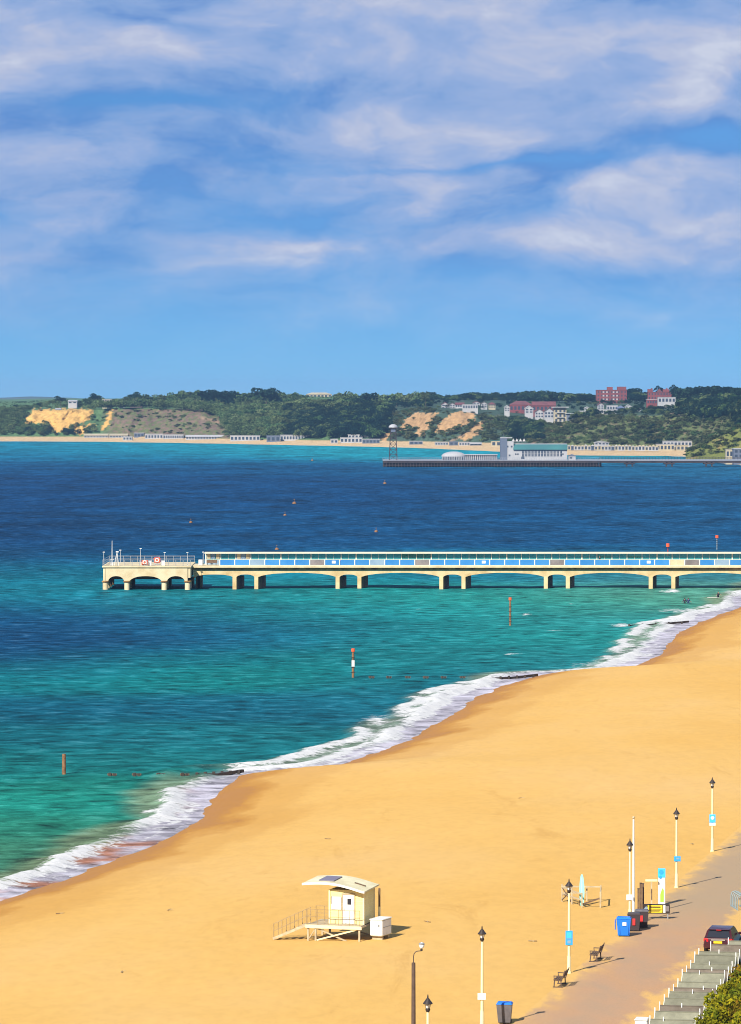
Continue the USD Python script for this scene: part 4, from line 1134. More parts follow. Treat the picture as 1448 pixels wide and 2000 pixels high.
# platform
pxl, pyf = xl - 1.25, -.95
obj('platform', MB().box(((pxl + xr) / 2 + .05, (pyf + cd) / 2, fz - .09), (xr - pxl + .1, cd - pyf, .10)), M['timber'], hut)
obj('platform_beam', MB().box(((pxl + xr) / 2 + .05, pyf + .02, fz - .12), (xr - pxl + .14, .07, .20)), M['lamp_cream'], hut)
nb = 9
for k in range(nb):
    y_ = pyf + .06 + (abs(pyf) - .06) * (k + .5) / nb
    obj('deck_board', MB().box(((pxl + xr) / 2 + .05, y_, fz - .022), (xr - pxl, abs(pyf) / nb - .012, .035)), M['timber'], hut)
for x_ in (pxl + .12, pxl + .62, xr - .05):
    for y_ in (pyf + .12, cd - .1):
        obj('leg', MB().box((x_, y_, (fz - .15) / 2 - .2), (.11, .11, fz + .25)), M['timber'], hut)
obj('brace', MB().bar((pxl + .7, pyf + .1, .05), (xr - .1, pyf + .1, fz - .2), .06, .09), M['lamp_cream'], hut)
obj('brace', MB().bar((pxl + .7, pyf + .2, fz - .25), (xr - .9, pyf + .2, .02), .06, .09), M['timber'], hut)
obj('brace', MB().bar((pxl + .12, pyf + .16, .05), (pxl + .62, pyf + .16, fz - .2), .06), M['timber'], hut)
obj('brace', MB().bar((pxl + .7, cd - .1, fz - .25), (xr - .1, cd - .1, .05), .06, .09), M['timber'], hut)
# rails of the platform
def railing(path_pts, hs, parent, n=4, w=.035):
    for a, b in zip(path_pts[:-1], path_pts[1:]):
        a, b = np.array(a), np.array(b)
        for h in hs:
            obj('rail', MB().bar(a + Z * h, b + Z * h, w), M['rail_wood'], parent)
        for k in range(n + 1):
            p = a + (b - a) * k / n
            obj('baluster', MB().bar(p, p + Z * max(hs), w), M['rail_wood'], parent)


railing([(pxl + .08, pyf + .04, fz), (xr, pyf + .04, fz)], (.5, .95), hut, 5, .028)
railing([(pxl + .08, .9, fz), (xl - .02, .9, fz)], (.5, .95), hut, 2)
# steps down to the left
sy0, sy1 = pyf + .1, pyf + 1.0
n_st = 6
sxl = pxl - 2.2
for s_ in (sy0, sy1):
    obj('stringer', MB().bar((sxl, s_, .02), (pxl, s_, fz - .06), .05, .16), M['timber'], hut)
    a, b = np.array((sxl + .05, s_, .02)), np.array((pxl, s_, fz))
    for h in (.5, .95):
        obj('hand_rail', MB().bar(a + Z * h, b + Z * h, .04), M['rail_wood'], hut)
    for k in range(5):
        p = a + (b - a) * k / 4
        obj('baluster', MB().bar(p, p + Z * .95, .04), M['rail_wood'], hut)
for k in range(n_st):
    f_ = (k + .5) / n_st
    obj('tread', MB().box((sxl + (pxl - sxl) * f_, (sy0 + sy1) / 2, fz * f_ + .02), (.26, .85, .04)), M['timber'], hut)
# pole behind the right wall
t = thing('hut_pole', 'dark and cream pole standing behind the right side of the lifeguard hut', 'pole', (c[0] + 2.55, c[1] + 1.5, c[2]))
obj('shaft', MB().lathe([(.07, -.2), (.07, 3.05), (.02, 3.08)], n=8), M['timber_brown'], t)
obj('band', MB().lathe([(.08, .95), (.08, 1.9)], n=8), M['lamp_cream'], t)
# white storage box
b3 = ground(737, 1837)
t = thing('storage_box', 'white storage box standing right of the lifeguard hut', 'box', (b3[0], b3[1], b3[2]), HR - .12)
obj('case', MB().box((0, .55, .78), (.84, 1.5, 1.02), 0, .06), M['white'], t)
obj('lid', MB().box((0, .55, 1.31), (.90, 1.56, .07), 0, .03), M['white'], t)
for y_ in (.1, 1.0):
    obj('skid', MB().box((0, y_, .13), (.7, .14, .30)), M['timber'], t)
obj('latch', MB().box((.2, -.22, .95), (.1, .03, .16)), M['grey_metal'], t)
obj('panel_line', MB().box((.425, .55, .82), (.012, 1.2, .03)), M['grey_metal'], t)

# ------------------------------------------------------------------ beach huts and car
hx_ = lambda D: 14.52 + .180 * (D - 208)
ang = math.atan(.180)
HP = 2.28


def hut_mesh(label, loc, rz, felt, wallm, ridge, tick):
    """A small gabled hut, front towards the sea (-x), ridge from front to back."""
    t = thing('beach_hut', label, 'beach hut', loc, -rz, 'row of beach huts behind the promenade')
    w, dp, e, r = HP - .10, 2.05, 1.85, ridge
    body_ = [(-w / 2, 0), (w / 2, 0), (w / 2, e), (0, r), (-w / 2, e)]
    obj('wall', MB().prism([(a, b - .02 * (b > e)) for a, b in body_], (0, 0, 0), Y, Z, X, dp), M[wallm], t)
    th, ov = .06, .10
    for s in (-1, 1):
        sl = np.array([0, s * (w / 2 + .06), e - .05 - r]); nn = np.array([0, s * (r - e + .05), w / 2 + .06]); nn = nn / np.linalg.norm(nn)
        a = np.array([-ov, 0, r]); b = a + sl
        vv = []
        for k in (0, th):
            vv += [a + nn * k, b + nn * k, b + nn * k + X * (dp + 2 * ov), a + nn * k + X * (dp + 2 * ov)]
        ff = [(0, 1, 2, 3), (7, 6, 5, 4), (0, 4, 5, 1), (1, 5, 6, 2), (2, 6, 7, 3), (3, 7, 4, 0)]
        if s < 0:
            ff = [x[::-1] for x in ff]
        rf = obj('roof_slope', MB().add(vv, ff), M[felt], t)
        for xx in (-ov - .03, dp + ov):
            p, q_ = np.array([xx, 0, r + .05]), np.array([xx, s * (w / 2 + .08), e - .06])
            nrm = np.cross(X, q_ - p); nrm /= np.linalg.norm(nrm)
            obj('barge_board', MB().add([p, q_, q_ + Z * -.16, p + Z * -.16, p + X * .035, q_ + X * .035, q_ + X * .035 + Z * -.16, p + X * .035 + Z * -.16], [(0, 1, 2, 3), (7, 6, 5, 4), (0, 4, 5, 1), (1, 5, 6, 2), (2, 6, 7, 3), (3, 7, 4, 0)]), M['white'], t)
    obj('ridge_cap', MB().box((dp / 2, 0, r + .065), (dp + .2, .12, .03)), M[felt], t)
    for xx in (-ov - .02, dp + ov + .02):
        obj('finial', MB().box((xx, 0, r + .10), (.05, .07, .30)), M['white'], t)
    if tick:
        obj('vent', MB().box((dp * tick, -.1, r + .10), (.05, .05, .22)), M['white'], t)
    for y_ in (-w * .24, w * .24):
        dd = obj('door', MB().box((-.02, y_, .95), (.04, w * .44, 1.7)), M['white_dull'], t)
        obj('handle', MB().box((-.06, y_ * .3, .95), (.04, .05, .12)), M['dark_metal'], dd)
    for z_ in (.5, 1.0, 1.5):
        obj('board_joint', MB().box((dp / 2, -w / 2 - .004, z_), (dp - .1, .01, .02)).box((dp + .004, 0, z_), (.01, w - .1, .02)), M['timber_black'], t)
    return t


ords = ['nearest', 'second', 'third', 'fourth', 'fifth', 'sixth', 'seventh', 'eighth', 'ninth', 'tenth', 'eleventh', 'twelfth', 'thirteenth', 'fourteenth', 'fifteenth', 'sixteenth']
hut_felts = 'felt felt felt_brown felt felt felt_brown felt felt felt_brown felt felt felt felt_brown felt felt felt'.split()
hut_walls = 'hut_wall hut_wall hut_blue hut_wall hut_plum hut_blue hut_teal hut_teal hut_wall hut_plum hut_teal hut_wall hut_teal hut_plum hut_wall hut_teal'.split()
ticks = [.28, 0, .5, 0, .55, .72, 0, .40, .62, .45, 0, .5, 0, .5, 0, 0]
hr = random.Random(3)
for k in range(14):
    D_ = 206.2 + k * HP * math.cos(ang)
    SET = {12: .45, 13: 1.25}.get(k, 0)
    hut_mesh(f'{ords[k]} beach hut in the row at the bottom right, ' + ('brown felt roof' if 'brown' in hut_felts[k] else 'grey green felt roof'), (hx_(D_) + SET, D_, PZ - .01), ang, hut_felts[k], hut_walls[k], 2.52 + hr.uniform(-.10, .12), ticks[k])
wb = thing('white_cabinet', 'white cabinet standing in front of the nearest beach hut', 'cabinet', (hx_(207) - .62, 207.0, PZ - .02), -ang)
obj('case', MB().box((0, 0, 1.2), (.62, .8, 2.4), 0, .04), M['white'], wb)
obj('top', MB().box((0, 0, 2.44), (.68, .88, .08), 0, .03), M['white'], wb)
obj('door', MB().box((-.32, 0, 1.2), (.03, .64, 2.0)), M['white_dull'], wb)

# car
c = G(1418, 1864, PZ)
car = thing('parked_car', 'dark red hatchback seen from behind, parked beyond the beach huts', 'car', (c[0], c[1] + 2.0, PZ + .02), -math.atan(.212) - .02)
W2 = .90
# y forward (away), -y the rear
low = [(s * W2 * k, y_, z) for s in (-1, 1) for k, y_, z in ((.93, -2.0, .35), (1.0, -1.85, .40), (1.0, 1.6, .35), (.85, 2.05, .40), (.94, -2.08, .62), (1.0, -1.9, .66), (1.0, 1.7, .62), (.86, 2.1, .60), (.90, -1.98, .92), (.97, -1.8, .95), (.95, 1.0, .92), (.84, 1.95, .74), (.95, -1.7, .22), (.95, 1.6, .22))]
obj('body', MB().hull(low), M['car_red'], car, smooth=35)
cab = [(s * k, y_, z) for s in (-1, 1) for k, y_, z in ((.86, -1.92, .90), (.86, .95, .88), (.74, -1.62, 1.32), (.66, -1.35, 1.44), (.66, .0, 1.47), (.72, .25, 1.36))]
cb = obj('cabin', MB().hull(cab), M['car_red'], car, smooth=35)
obj('rear_window', MB().hull([(s * .70, -1.935 + .03, .96) for s in (-1, 1)] + [(s * .62, -1.64, 1.34) for s in (-1, 1)] + [(s * .70, -1.905 + .05, .96) for s in (-1, 1)] + [(s * .62, -1.60, 1.34) for s in (-1, 1)]).box((0, -1.97, .98), (.01, .01, .01)), M['window_dark'], cb)
for s in (-1, 1):
    obj('side_window', MB().hull([(s * .845, -1.5, .98), (s * .845, .75, .96), (s * .735, .15, 1.34), (s * .735, -1.35, 1.34), (s * .80, -1.5, .98), (s * .80, .75, .96), (s * .70, .15, 1.34), (s * .70, -1.35, 1.34)]), M['window_dark'], cb)
obj('spoiler', MB().box((0, -1.62, 1.42), (1.24, .22, .05), 0, .02), M['car_red'], cb)
obj('brake_light', MB().box((0, -1.74, 1.40), (.30, .03, .03)), M['tail_red'], cb)
for s in (-1, 1):
    obj('tail_light', MB().hull([(s * .60, -2.075, .72), (s * .60, -2.055, .90), (s * .86, -1.99, .72), (s * .84, -1.97, .92), (s * .93, -1.80, .74), (s * .91, -1.78, .90), (s * .6, -1.9, .8)]), M['tail_red'], car)
    obj('mirror', MB().box((s * .98, .55, .96), (.2, .12, .15), 0, .04), M['car_red'], car)
obj('bumper', MB().hull([(s * .86 * k, y_, z) for s in (-1, 1) for k, y_, z in ((1, -2.12, .36), (1.06, -1.95, .36), (1, -2.12, .56), (1.06, -1.95, .56))]), M['car_red'], car)
tg = obj('tailgate_trim', MB().box((0, -2.05, .83), (.86, .03, .07)), M['chrome'], car)
obj('number_plate', MB().box((0, -2.105, .70), (.52, .02, .12)), M['plate_yellow'], car)
for sx_ in (-1, 1):
    for y_ in (-1.28, 1.28):
        wh = trimesh.creation.cylinder(.31, .2, sections=20).apply_transform(trimesh.transformations.rotation_matrix(math.pi / 2, [0, 1, 0])).apply_translation((sx_ * .83, y_, .29))
        w_ = obj('wheel', MB().tm(wh), M['tyre'], car)
        wh = trimesh.creation.cylinder(.2, .21, sections=14).apply_transform(trimesh.transformations.rotation_matrix(math.pi / 2, [0, 1, 0])).apply_translation((sx_ * .833, y_, .29))
        obj('rim', MB().tm(wh), M['grey_metal'], w_)

# scraps of weed and driftwood on the sand
wsrc = None
for k, (px, py, lab) in enumerate([(118, 1786, 'dark scrap of weed on the sand at far left'), (332, 1779, 'scrap of weed on the sand above the left of the hut'), (836, 1802, 'small dark stone on the sand right of the hut'), (1040, 1840, 'scrap of weed on the sand left of the blue signed lamp post'), (1352, 1650, 'scuffed tuft of weed on the sand left of the farthest lamp post'), (640, 1640, 'tiny scrap of weed on the open sand above the hut'), (1020, 1560, 'tiny dark scrap on the open sand at centre right'), (240, 1900, 'scrap of weed on the sand at lower left')]):
    c = ground(px, py)
    if wsrc is None:
        wsrc = thing('driftwood', lab, 'driftwood', c + Z * .02)
        obj('stick', MB().bar((-.3, 0, .03), (.28, .1, .06), .06, sides=6, w1=.03), M['timber_brown'], wsrc)
        obj('stick', MB().bar((-.1, .12, .03), (.22, -.12, .08), .05, sides=6, w1=.02), M['timber'], wsrc)
    else:
        dup(wsrc, 'driftwood', lab, 'driftwood', c + Z * .02, k * 1.1)
# ------------------------------------------------------------------ the near cliff slope with shrubs
Dc = np.arange(110, 1500, 4.0)
wc = np.linspace(0, 1, 26)
DDc, WWc = np.meshgrid(Dc, wc, indexing='ij')
toe = np.maximum(prom_x(DDc) + PROM_W - .15, hx_(DDc) + 2.45)
rise = WWc * 60
zc = PZ - .06 + 33 * sm(WWc, 0.0, 0.85) + (fbm2(toe + rise, DDc, .08, 31) - .5) * 3 * sm(WWc, .02, .2)
slope = obj('cliff_slope', (np.stack([(toe + rise).ravel(), DDc.ravel(), zc.ravel()], 1), grid_faces(len(Dc), len(wc))), look('slope_grass', (.075, .085, .022), .95, (.12, .10, .04), .5), smooth=True, kind='structure', label='grassy cliff slope behind the beach huts')

LEAFQ = np.array([(-.5, 0, 0), (0, -.28, .06), (.5, 0, 0), (0, .28, .06)])


def leaves(centres, size, seed, droop=.0):
    r = np.random.default_rng(seed)
    n = len(centres)
    a, b = r.uniform(0, 2 * math.pi, n), np.arcsin(r.uniform(-.7, 1, n))
    u = np.stack([np.cos(a) * np.cos(b), np.sin(a) * np.cos(b), np.sin(b)], 1)
    w = r.normal(size=(n, 3)); w -= (w * u).sum(1)[:, None] * u; w /= np.linalg.norm(w, axis=1)[:, None]
    k = np.cross(u, w)
    s = size * r.uniform(.6, 1.3, n)
    v = centres[:, None, :] + (LEAFQ[None, :, 0:1] * u[:, None] + LEAFQ[None, :, 1:2] * w[:, None] + LEAFQ[None, :, 2:3] * k[:, None]) * s[:, None, None]
    f = np.arange(n * 4).reshape(n, 4)
    return v.reshape(-1, 3), f


def leaf_look(name, c, c2, vary=.25, ns=2.2):
    n = {'oi': ('object_info', {}), 'g': ('geometry', {}), 'nz': ('noise_texture', {'scale': ns, 'detail': 3.0}), 'r': ('rgb_ramp', {'ramp': [(.38, c), (.62, c2)]}),
         'mr': ('map_range', {'to_min': 1 - vary, 'to_max': 1 + vary}), 'ri': ('map_range', {'to_min': .7, 'to_max': 1.35}), 'mu': ('math', {'math_type': 'multiply'}), 'hs': ('hsv', {}),
         'd': ('diffuse_bsdf', {}), 't': ('translucent_bsdf', {}), 'mx': ('mix_closure', {'fac': .25})}
    l = [('g.position', 'nz.vector'), ('nz.fac', 'r.fac'), ('r.color', 'hs.color'), ('oi.random', 'mr.value'), ('g.random_per_island', 'ri.value'), ('mr.result', 'mu.value1'), ('ri.result', 'mu.value2'), ('mu.value', 'hs.value'), ('hs.color', 'd.color'), ('hs.color', 't.color'), ('d.BSDF', 'mx.closure1'), ('t.BSDF', 'mx.closure2')]
    return usdkit.material(stage, '/World/Looks/' + name, n, l, surface='mx.closure')


M['leaf_yellow'] = leaf_look('yellow_green_leaves', (.40, .34, .016), (.17, .21, .016))
M['leaf_green'] = leaf_look('mid_green_leaves', (.10, .16, .014), (.22, .23, .02))
M['leaf_rust'] = leaf_look('rusty_leaves', (.36, .20, .02), (.16, .15, .012))
M['twig'] = look('twig_bark', (.10, .07, .045), .9)


def shrub(label, loc, r, h, mat, seed):
    t = thing('shrub', label, 'shrub', loc, group='shrubs on the slope behind the huts')
    g_ = np.random.default_rng(seed)
    lob = [(g_.uniform(-.6, .6) * r, g_.uniform(-.6, .6) * r, h * g_.uniform(.35, .82), g_.uniform(.35, .6) * r) for _ in range(9)]
    pts = []
    for lx, ly, lz, lr in lob:
        p = g_.normal(size=(260, 3)); p /= np.linalg.norm(p, axis=1)[:, None]
        pts.append(np.array((lx, ly, lz)) + p * lr * g_.uniform(.55, 1.08, 260)[:, None] * (1, 1, .8))
    pts = np.vstack(pts); pts = pts[pts[:, 2] > .05]
    obj('crown', leaves(pts, .20, seed), M[mat], t)
    m_ = MB()
    for lx, ly, lz, lr in lob[:6]:
        m_.bar((lx * .1, ly * .1, -.4), (lx * .8, ly * .8, lz), .06, sides=6, w1=.02)
    obj('stems', m_, M['twig'], t, kind='stuff')


sl = [(1368, 1992, 206, .9, 'leaf_green', 'dark green shrub at the bottom edge, closest behind the huts'), (1395, 1960, 209, 1.1, 'leaf_yellow', 'yellow green shrub at the bottom edge behind the second hut'), (1425, 1985, 206, 1.2, 'leaf_rust', 'rusty orange and green shrub at the bottom edge of the slope'),
      (1446, 1950, 210, 1.2, 'leaf_green', 'large green shrub at the bottom right corner'), (1415, 1932, 215, 1.0, 'leaf_yellow', 'yellow green shrub halfway along the row of huts'), (1440, 1905, 221, 1.1, 'leaf_rust', 'rusty shrub at the right edge, uppermost on the slope'),
      (1468, 1925, 219, 1.3, 'leaf_green', 'green shrub at the very right edge below the rusty one'), (1385, 1985, 203, .9, 'leaf_yellow', 'low yellow shrub at the bottom edge in front of the green one'), (1450, 1990, 203, 1.3, 'leaf_yellow', 'broad yellow green shrub filling the bottom right corner'), (1480, 1880, 230, 1.3, 'leaf_green', 'green shrub at the right edge beside the farther huts')]
for k, (px, py, D_, r_, mt, lab) in enumerate(sl):
    p = P(px, py, D_)
    hgt = max(1.2, p[2] - PZ + .9 + .2)
    shrub(lab, (p[0] + .35, D_, PZ - .1), r_ * 1.15, hgt, mt, 100 + k)

# ------------------------------------------------------------------ the far coast
KN = [-300, 0, 60, 120, 200, 300, 400, 450, 500, 600, 700, 780, 840, 900, 950, 1000, 1050, 1100, 1150, 1220, 1300, 1370, 1400, 1448, 1700, 2100]
YW = [862, 862, 862, 862.5, 863, 864.5, 866, 867, 868, 870, 872, 874, 876, 879, 881, 884, 886, 889, 890, 890.5, 891, 893, 904, 909, 930, 960]          # water's edge
YT = [854, 854, 854, 854, 854, 855, 857, 858, 859, 861, 862, 863, 864, 865, 866, 867, 869, 871, 872, 873, 874, 876, 880, 884, 896, 905]          # back of the sand
YC = [803, 803, 801, 802, 799, 798, 803, 815, 812, 800, 803, 808, 803, 806, 813, 818, 836, 826, 814, 806, 802, 800, 800, 800, 798, 798]          # brow of the cliff
DC = [70, 70, 60, 38, 50, 90, 110, 120, 150, 170, 150, 120, 60, 60, 100, 120, 110, 110, 120, 120, 110, 120, 120, 120, 120, 120]                   # depth of the face
ZP = [28, 28.5, 29, 30, 30, 31, 32, 33, 35, 35, 34, 33, 32, 31, 31, 31, 30, 30, 30, 30, 31, 32, 32, 33, 34, 34]                                  # plateau height
cp = np.arange(-290, 2000, 3.0)
kn = lambda a: np.interp(cp, KN, a)
Dw = CAMZ * F / (kn(YW) - YH)
Dt_ = (CAMZ - 2.2) * F / (kn(YT) - YH)
Dc_ = Dt_ + kn(DC)
Zc = CAMZ - (kn(YC) - YH) / F * Dc_
rows_D, rows_Z, rows_k = [], [], []
for u_ in np.linspace(-.35, 1, 10):
    rows_D.append(Dw + (Dt_ - Dw) * u_); rows_Z.append(np.full(len(cp), 2.2 * u_ if u_ > 0 else u_ * 6)); rows_k.append(0)
for u_ in np.linspace(.03, 1, 30):
    rows_D.append(Dt_ + (Dc_ - Dt_) * u_); rows_Z.append(2.2 + (Zc - 2.2) * (u_ ** .9)); rows_k.append(1)
for u_ in np.linspace(.04, 1, 22) ** 2:
    rows_D.append(Dc_ + 3600 * u_); rows_Z.append(Zc + (kn(ZP) - Zc) * sm(np.full(len(cp), u_ * 3600), 0, 420)); rows_k.append(2)
TD, TZ = np.array(rows_D), np.array(rows_Z)
TXn = (cp[None] - CX) / F
kk = np.array(rows_k)[:, None]
face = sm(np.where(kk == 1, np.minimum((TZ - 2.2) / 6, 1), 0) + (kk == 2), 0, 1)
gul = (fbm2(np.broadcast_to(cp[None], TD.shape) * 1.0, TZ * 2.5, .06, 41, 4) - .5)
TD = TD + gul * 34 * (kk == 1) * face
TXw = TXn * TD
TZ = TZ + (fbm2(TXw, TD, .02, 42) - .5) * 3.0 * (kk == 2) + (fbm2(TXw, TD, .03, 43) - .5) * 4.5 * ((kk == 1) * face)
PXp = TXw / TD * F + CX
PYp = YH + (CAMZ - TZ) / TD * F


def band(px, py, poly):
    """1 inside a soft outline given on the map of the cliff face."""
    from matplotlib.path import Path
    return Path(poly).contains_points(np.stack([px.ravel(), py.ravel()], 1)).reshape(px.shape).astype(float)


def inside(px, py, poly):
    poly = np.array(poly, float)
    c = np.zeros(px.shape, bool)
    j = len(poly) - 1
    for i in range(len(poly)):
        (xi, yi), (xj, yj) = poly[i], poly[j]
        if yi != yj:
            c ^= ((yi > py) != (yj > py)) & (px < (xj - xi) * (py - yi) / (yj - yi) + xi)
        j = i
    return c


def L(*c, k=1.0):
    return np.array(alb(*c)) * k


OCHRE = [[(46, 828), (66, 798), (100, 799), (140, 797), (184, 801), (176, 820), (156, 828), (128, 842), (104, 844), (86, 828), (68, 826)], [(140, 838), (176, 826), (186, 832), (160, 850), (150, 846)], [(196, 842), (208, 820), (214, 800), (222, 804), (214, 824), (204, 842)],
         [(776, 842), (800, 812), (816, 806), (842, 808), (856, 804), (848, 818), (838, 836), (826, 852), (812, 850), (818, 834), (800, 838)], [(846, 842), (866, 818), (884, 806), (902, 804), (930, 806), (922, 826), (898, 834), (880, 842), (866, 846)], [(742, 862), (760, 838), (774, 834), (764, 850), (752, 864)], [(900, 858), (930, 828), (946, 822), (940, 842), (912, 862)]]


def ground_colour(px, py, x, y, k):
    n = fbm2(x, y + py * 2.0, .03, 51) + .0
    n2 = fbm2(px * 1.3, py * 2.6, .16, 52)
    n3 = fbm2(px * 1.0, py * 1.4, .30, 53)
    green, dark, olive = L(100, 134, 92), L(46, 84, 92), L(112, 126, 82)
    heath, heath2 = L(140, 116, 106), L(116, 124, 82)
    c = np.empty(px.shape + (3,))
    right = sm(px, 640, 760)[..., None]
    c[:] = green * (1 - right) + (dark * .6 + olive * .4) * right
    c = c * (.75 + .5 * n2[..., None])
    # heathery slope
    hm = (sm(px, 190, 225) * (1 - sm(px, 440, 480)) * (py > 799))[..., None]
    c = c + (heath + (heath2 - heath) * sm(n2, .44, .58)[..., None] - c) * hm * .95
    # grassy slope on the right
    om = (sm(px, 1035, 1090) * (py > 812))[..., None]
    c = c + (olive * (.85 + .4 * n2[..., None]) + (L(140, 112, 104) - olive) * .7 * sm(n3, .55, .68)[..., None] - c) * om
    tan = L(178, 150, 128)
    for path in ([(880, 862), (925, 840), (950, 822), (972, 815)], [(972, 815), (1000, 820), (1026, 830), (1052, 832)], [(1040, 866), (1062, 852), (1080, 840), (1100, 832)], [(1306, 806), (1330, 808), (1350, 812)], [(395, 816), (425, 824), (458, 832)]):
        for a, b in zip(path[:-1], path[1:]):
            a, b = np.array(a, float), np.array(b, float)
            d = b - a
            t_ = np.clip(((px - a[0]) * d[0] + (py - a[1]) * d[1]) / (d @ d), 0, 1)
            w = 1 - sm(np.hypot(px - a[0] - t_ * d[0], (py - a[1] - t_ * d[1])), 1.0, 3.6)
            c = c + (tan - c) * (w * .8)[..., None]
    och = np.zeros(px.shape)
    wx_, wy_ = (n2 - .5) * 22, (n3 - .5) * 12
    for p in OCHRE:
        och = np.maximum(och, inside(px + wx_, py + wy_, p).astype(float))
    left = (px < 400)[..., None]
    oc = np.where(left, L(238, 190, 112), L(208, 168, 122)) * (.62 + .76 * n3[..., None])
    c = c + (oc - c) * (och * .95)[..., None]
    sand = L(238, 206, 160)
    c = np.where((k == 0)[..., None], sand * (.92 + .16 * n2[..., None]), c)
    return c, och


tc, och = ground_colour(PXp, PYp, TXw, TD, np.broadcast_to(kk, TD.shape))
coast = obj('coast', (np.stack([TXw.ravel(), TD.ravel(), TZ.ravel()], 1), grid_faces(len(TD), len(cp))), None, smooth=True, kind='structure', label='far sandy bay with ochre cliffs and green slopes')
primvar(coast, 'soil', tc.reshape(-1, 3), True)
n_ = {'c': ('attribute', {'attribute': 'soil'}), 'g': ('geometry', {}), 'n': ('noise_texture', {'scale': .22, 'detail': 5.0, 'roughness': .65}), 'mr': ('map_range', {'from_min': .3, 'from_max': .7, 'to_min': .75, 'to_max': 1.25}),
      'mg': ('mix_color', {'blend_type': 'multiply', 'fac': 1.0, 'use_clamp': False}), 'b': ('bump', {'strength': .8, 'distance': 2.0}), 'p': ('principled_bsdf', {'roughness': .95, 'specular_ior_level': .1})}
bind(coast, usdkit.material(stage, '/World/Looks/coast_soil', n_, [('g.position', 'n.vector'), ('n.fac', 'mr.value'), ('c.color', 'mg.a'), ('mr.result', 'mg.b'), ('mg.result', 'p.base_color'), ('n.fac', 'b.height'), ('b.normal', 'p.normal')], surface='p.BSDF'))


def terr(px, row):
    """Point of the coast at that column and that (fractional) row of its mesh."""
    i = np.clip((px - cp[0]) / 3.0, 0, len(cp) - 2); r = np.clip(row, 0, len(TD) - 2)
    a, b = int(i), int(r)
    fi, fr = i - a, r - b
    q = lambda T: (T[b, a] * (1 - fi) + T[b, a + 1] * fi) * (1 - fr) + (T[b + 1, a] * (1 - fi) + T[b + 1, a + 1] * fi) * fr
    D = q(TD)
    return np.array([(px - CX) / F * D, D, q(TZ)])


def on_coast(px, py, back=0.0):
    """First point of the coast, from the sea inland, that shows at that pixel; beyond the brow it is set back on the plateau."""
    i = int(np.clip((px - cp[0]) / 3.0, 0, len(cp) - 2))
    for r in range(3, len(TD) - 1):
        if PYp[r + 1, i] <= py <= PYp[r, i]:
            return terr(px, r + (PYp[r, i] - py) / max(1e-6, PYp[r, i] - PYp[r + 1, i]))
    return terr(px, 40 + back)


# headland at the right edge, nearer than the rest
hp = np.arange(1340, 1900, 4.0)
hu = np.linspace(0, 1, 26)
HPX, HU = np.meshgrid(hp, hu, indexing='ij')
hd0 = 2235 - (HPX - 1340) * .4
HD_ = hd0 + HU * 150
top_y = np.interp(HPX, [1340, 1360, 1400, 1448, 1520, 1700, 1900], [884, 876, 856, 832, 810, 800, 800])
ztop = CAMZ - (top_y - YH) / F * (hd0 + 60)
HZ_ = np.where(HU < .45, 1.6 + (np.maximum(ztop, 1.7) - 1.6) * sm(HU, 0, .45), np.maximum(ztop, 1.7) * (1 - .75 * sm(HU, .5, 1)))
HXw = (HPX - CX) / F * HD_
HZ_ = HZ_ + (fbm2(HXw, HD_, .06, 61) - .5) * 3.5 * sm(HU, 0, .2)
nn = fbm2(HXw * 1.0, HD_ * 1.0 + HZ_, .12, 62)[..., None]
hc_ = L(132, 140, 74) * (.7 + .6 * nn) + (L(196, 164, 110) - L(136, 142, 70)) * sm(nn, .58, .7)
hl = obj('headland', (np.stack([HXw.ravel(), HD_.ravel(), HZ_.ravel()], 1), grid_faces(len(hp), len(hu))[:, ::-1]), '/World/Looks/coast_soil', smooth=True, kind='structure', label='sunlit grassy foot of the cliff at the right edge')
primvar(hl, 'soil', hc_.reshape(-1, 3), True)

# hazy hills beyond the bay
rp = np.arange(-900, 2600, 10.0)
ry = np.interp(rp, [-900, -300, -100, 0, 60, 130, 220, 400, 2600], [779, 774, 774, 776.5, 774.5, 776, 780, 784, 784]) + (fbm2(rp, rp * 0, .02, 71) - .5) * 3
hm_ = []
for D_, f_ in ((9000., None), (9300., .8), (9700., 1.), (10400., .5), (10900., -1)):
    hm_.append(np.stack([(rp - CX) / F * D_, np.full(len(rp), D_), np.full(len(rp), -2.0) if f_ in (None, -1) else (CAMZ - (ry - YH) / F * 9700) * f_], 1))
obj('hills', (np.array(hm_).reshape(-1, 3), grid_faces(5, len(rp))), look('far_hills', (.035, .06, .05), .95, (.06, .08, .06), .004), smooth=True, kind='structure', label='low blue hills beyond the bay at far left')

# ------------------------------------------------------------------ trees
M['crown_green'] = leaf_look('far_green_leaves', (.055, .115, .045), (.14, .185, .075), .4, .02)
M['crown_light'] = leaf_look('far_light_leaves', (.19, .24, .11), (.10, .18, .075), .4, .02)
M['crown_dark'] = leaf_look('far_dark_leaves', (.010, .032, .030), (.026, .056, .036), .4, .02)  # dark leaves; over the far woods they also paint cloud shade
M['scrub'] = leaf_look('scrub_leaves', (.105, .115, .050), (.070, .095, .045), .35, .03)
M['bark'] = look('tree_bark', (.08, .06, .045), .9)
UsdGeom.Scope.Define(stage, '/World/Looks')


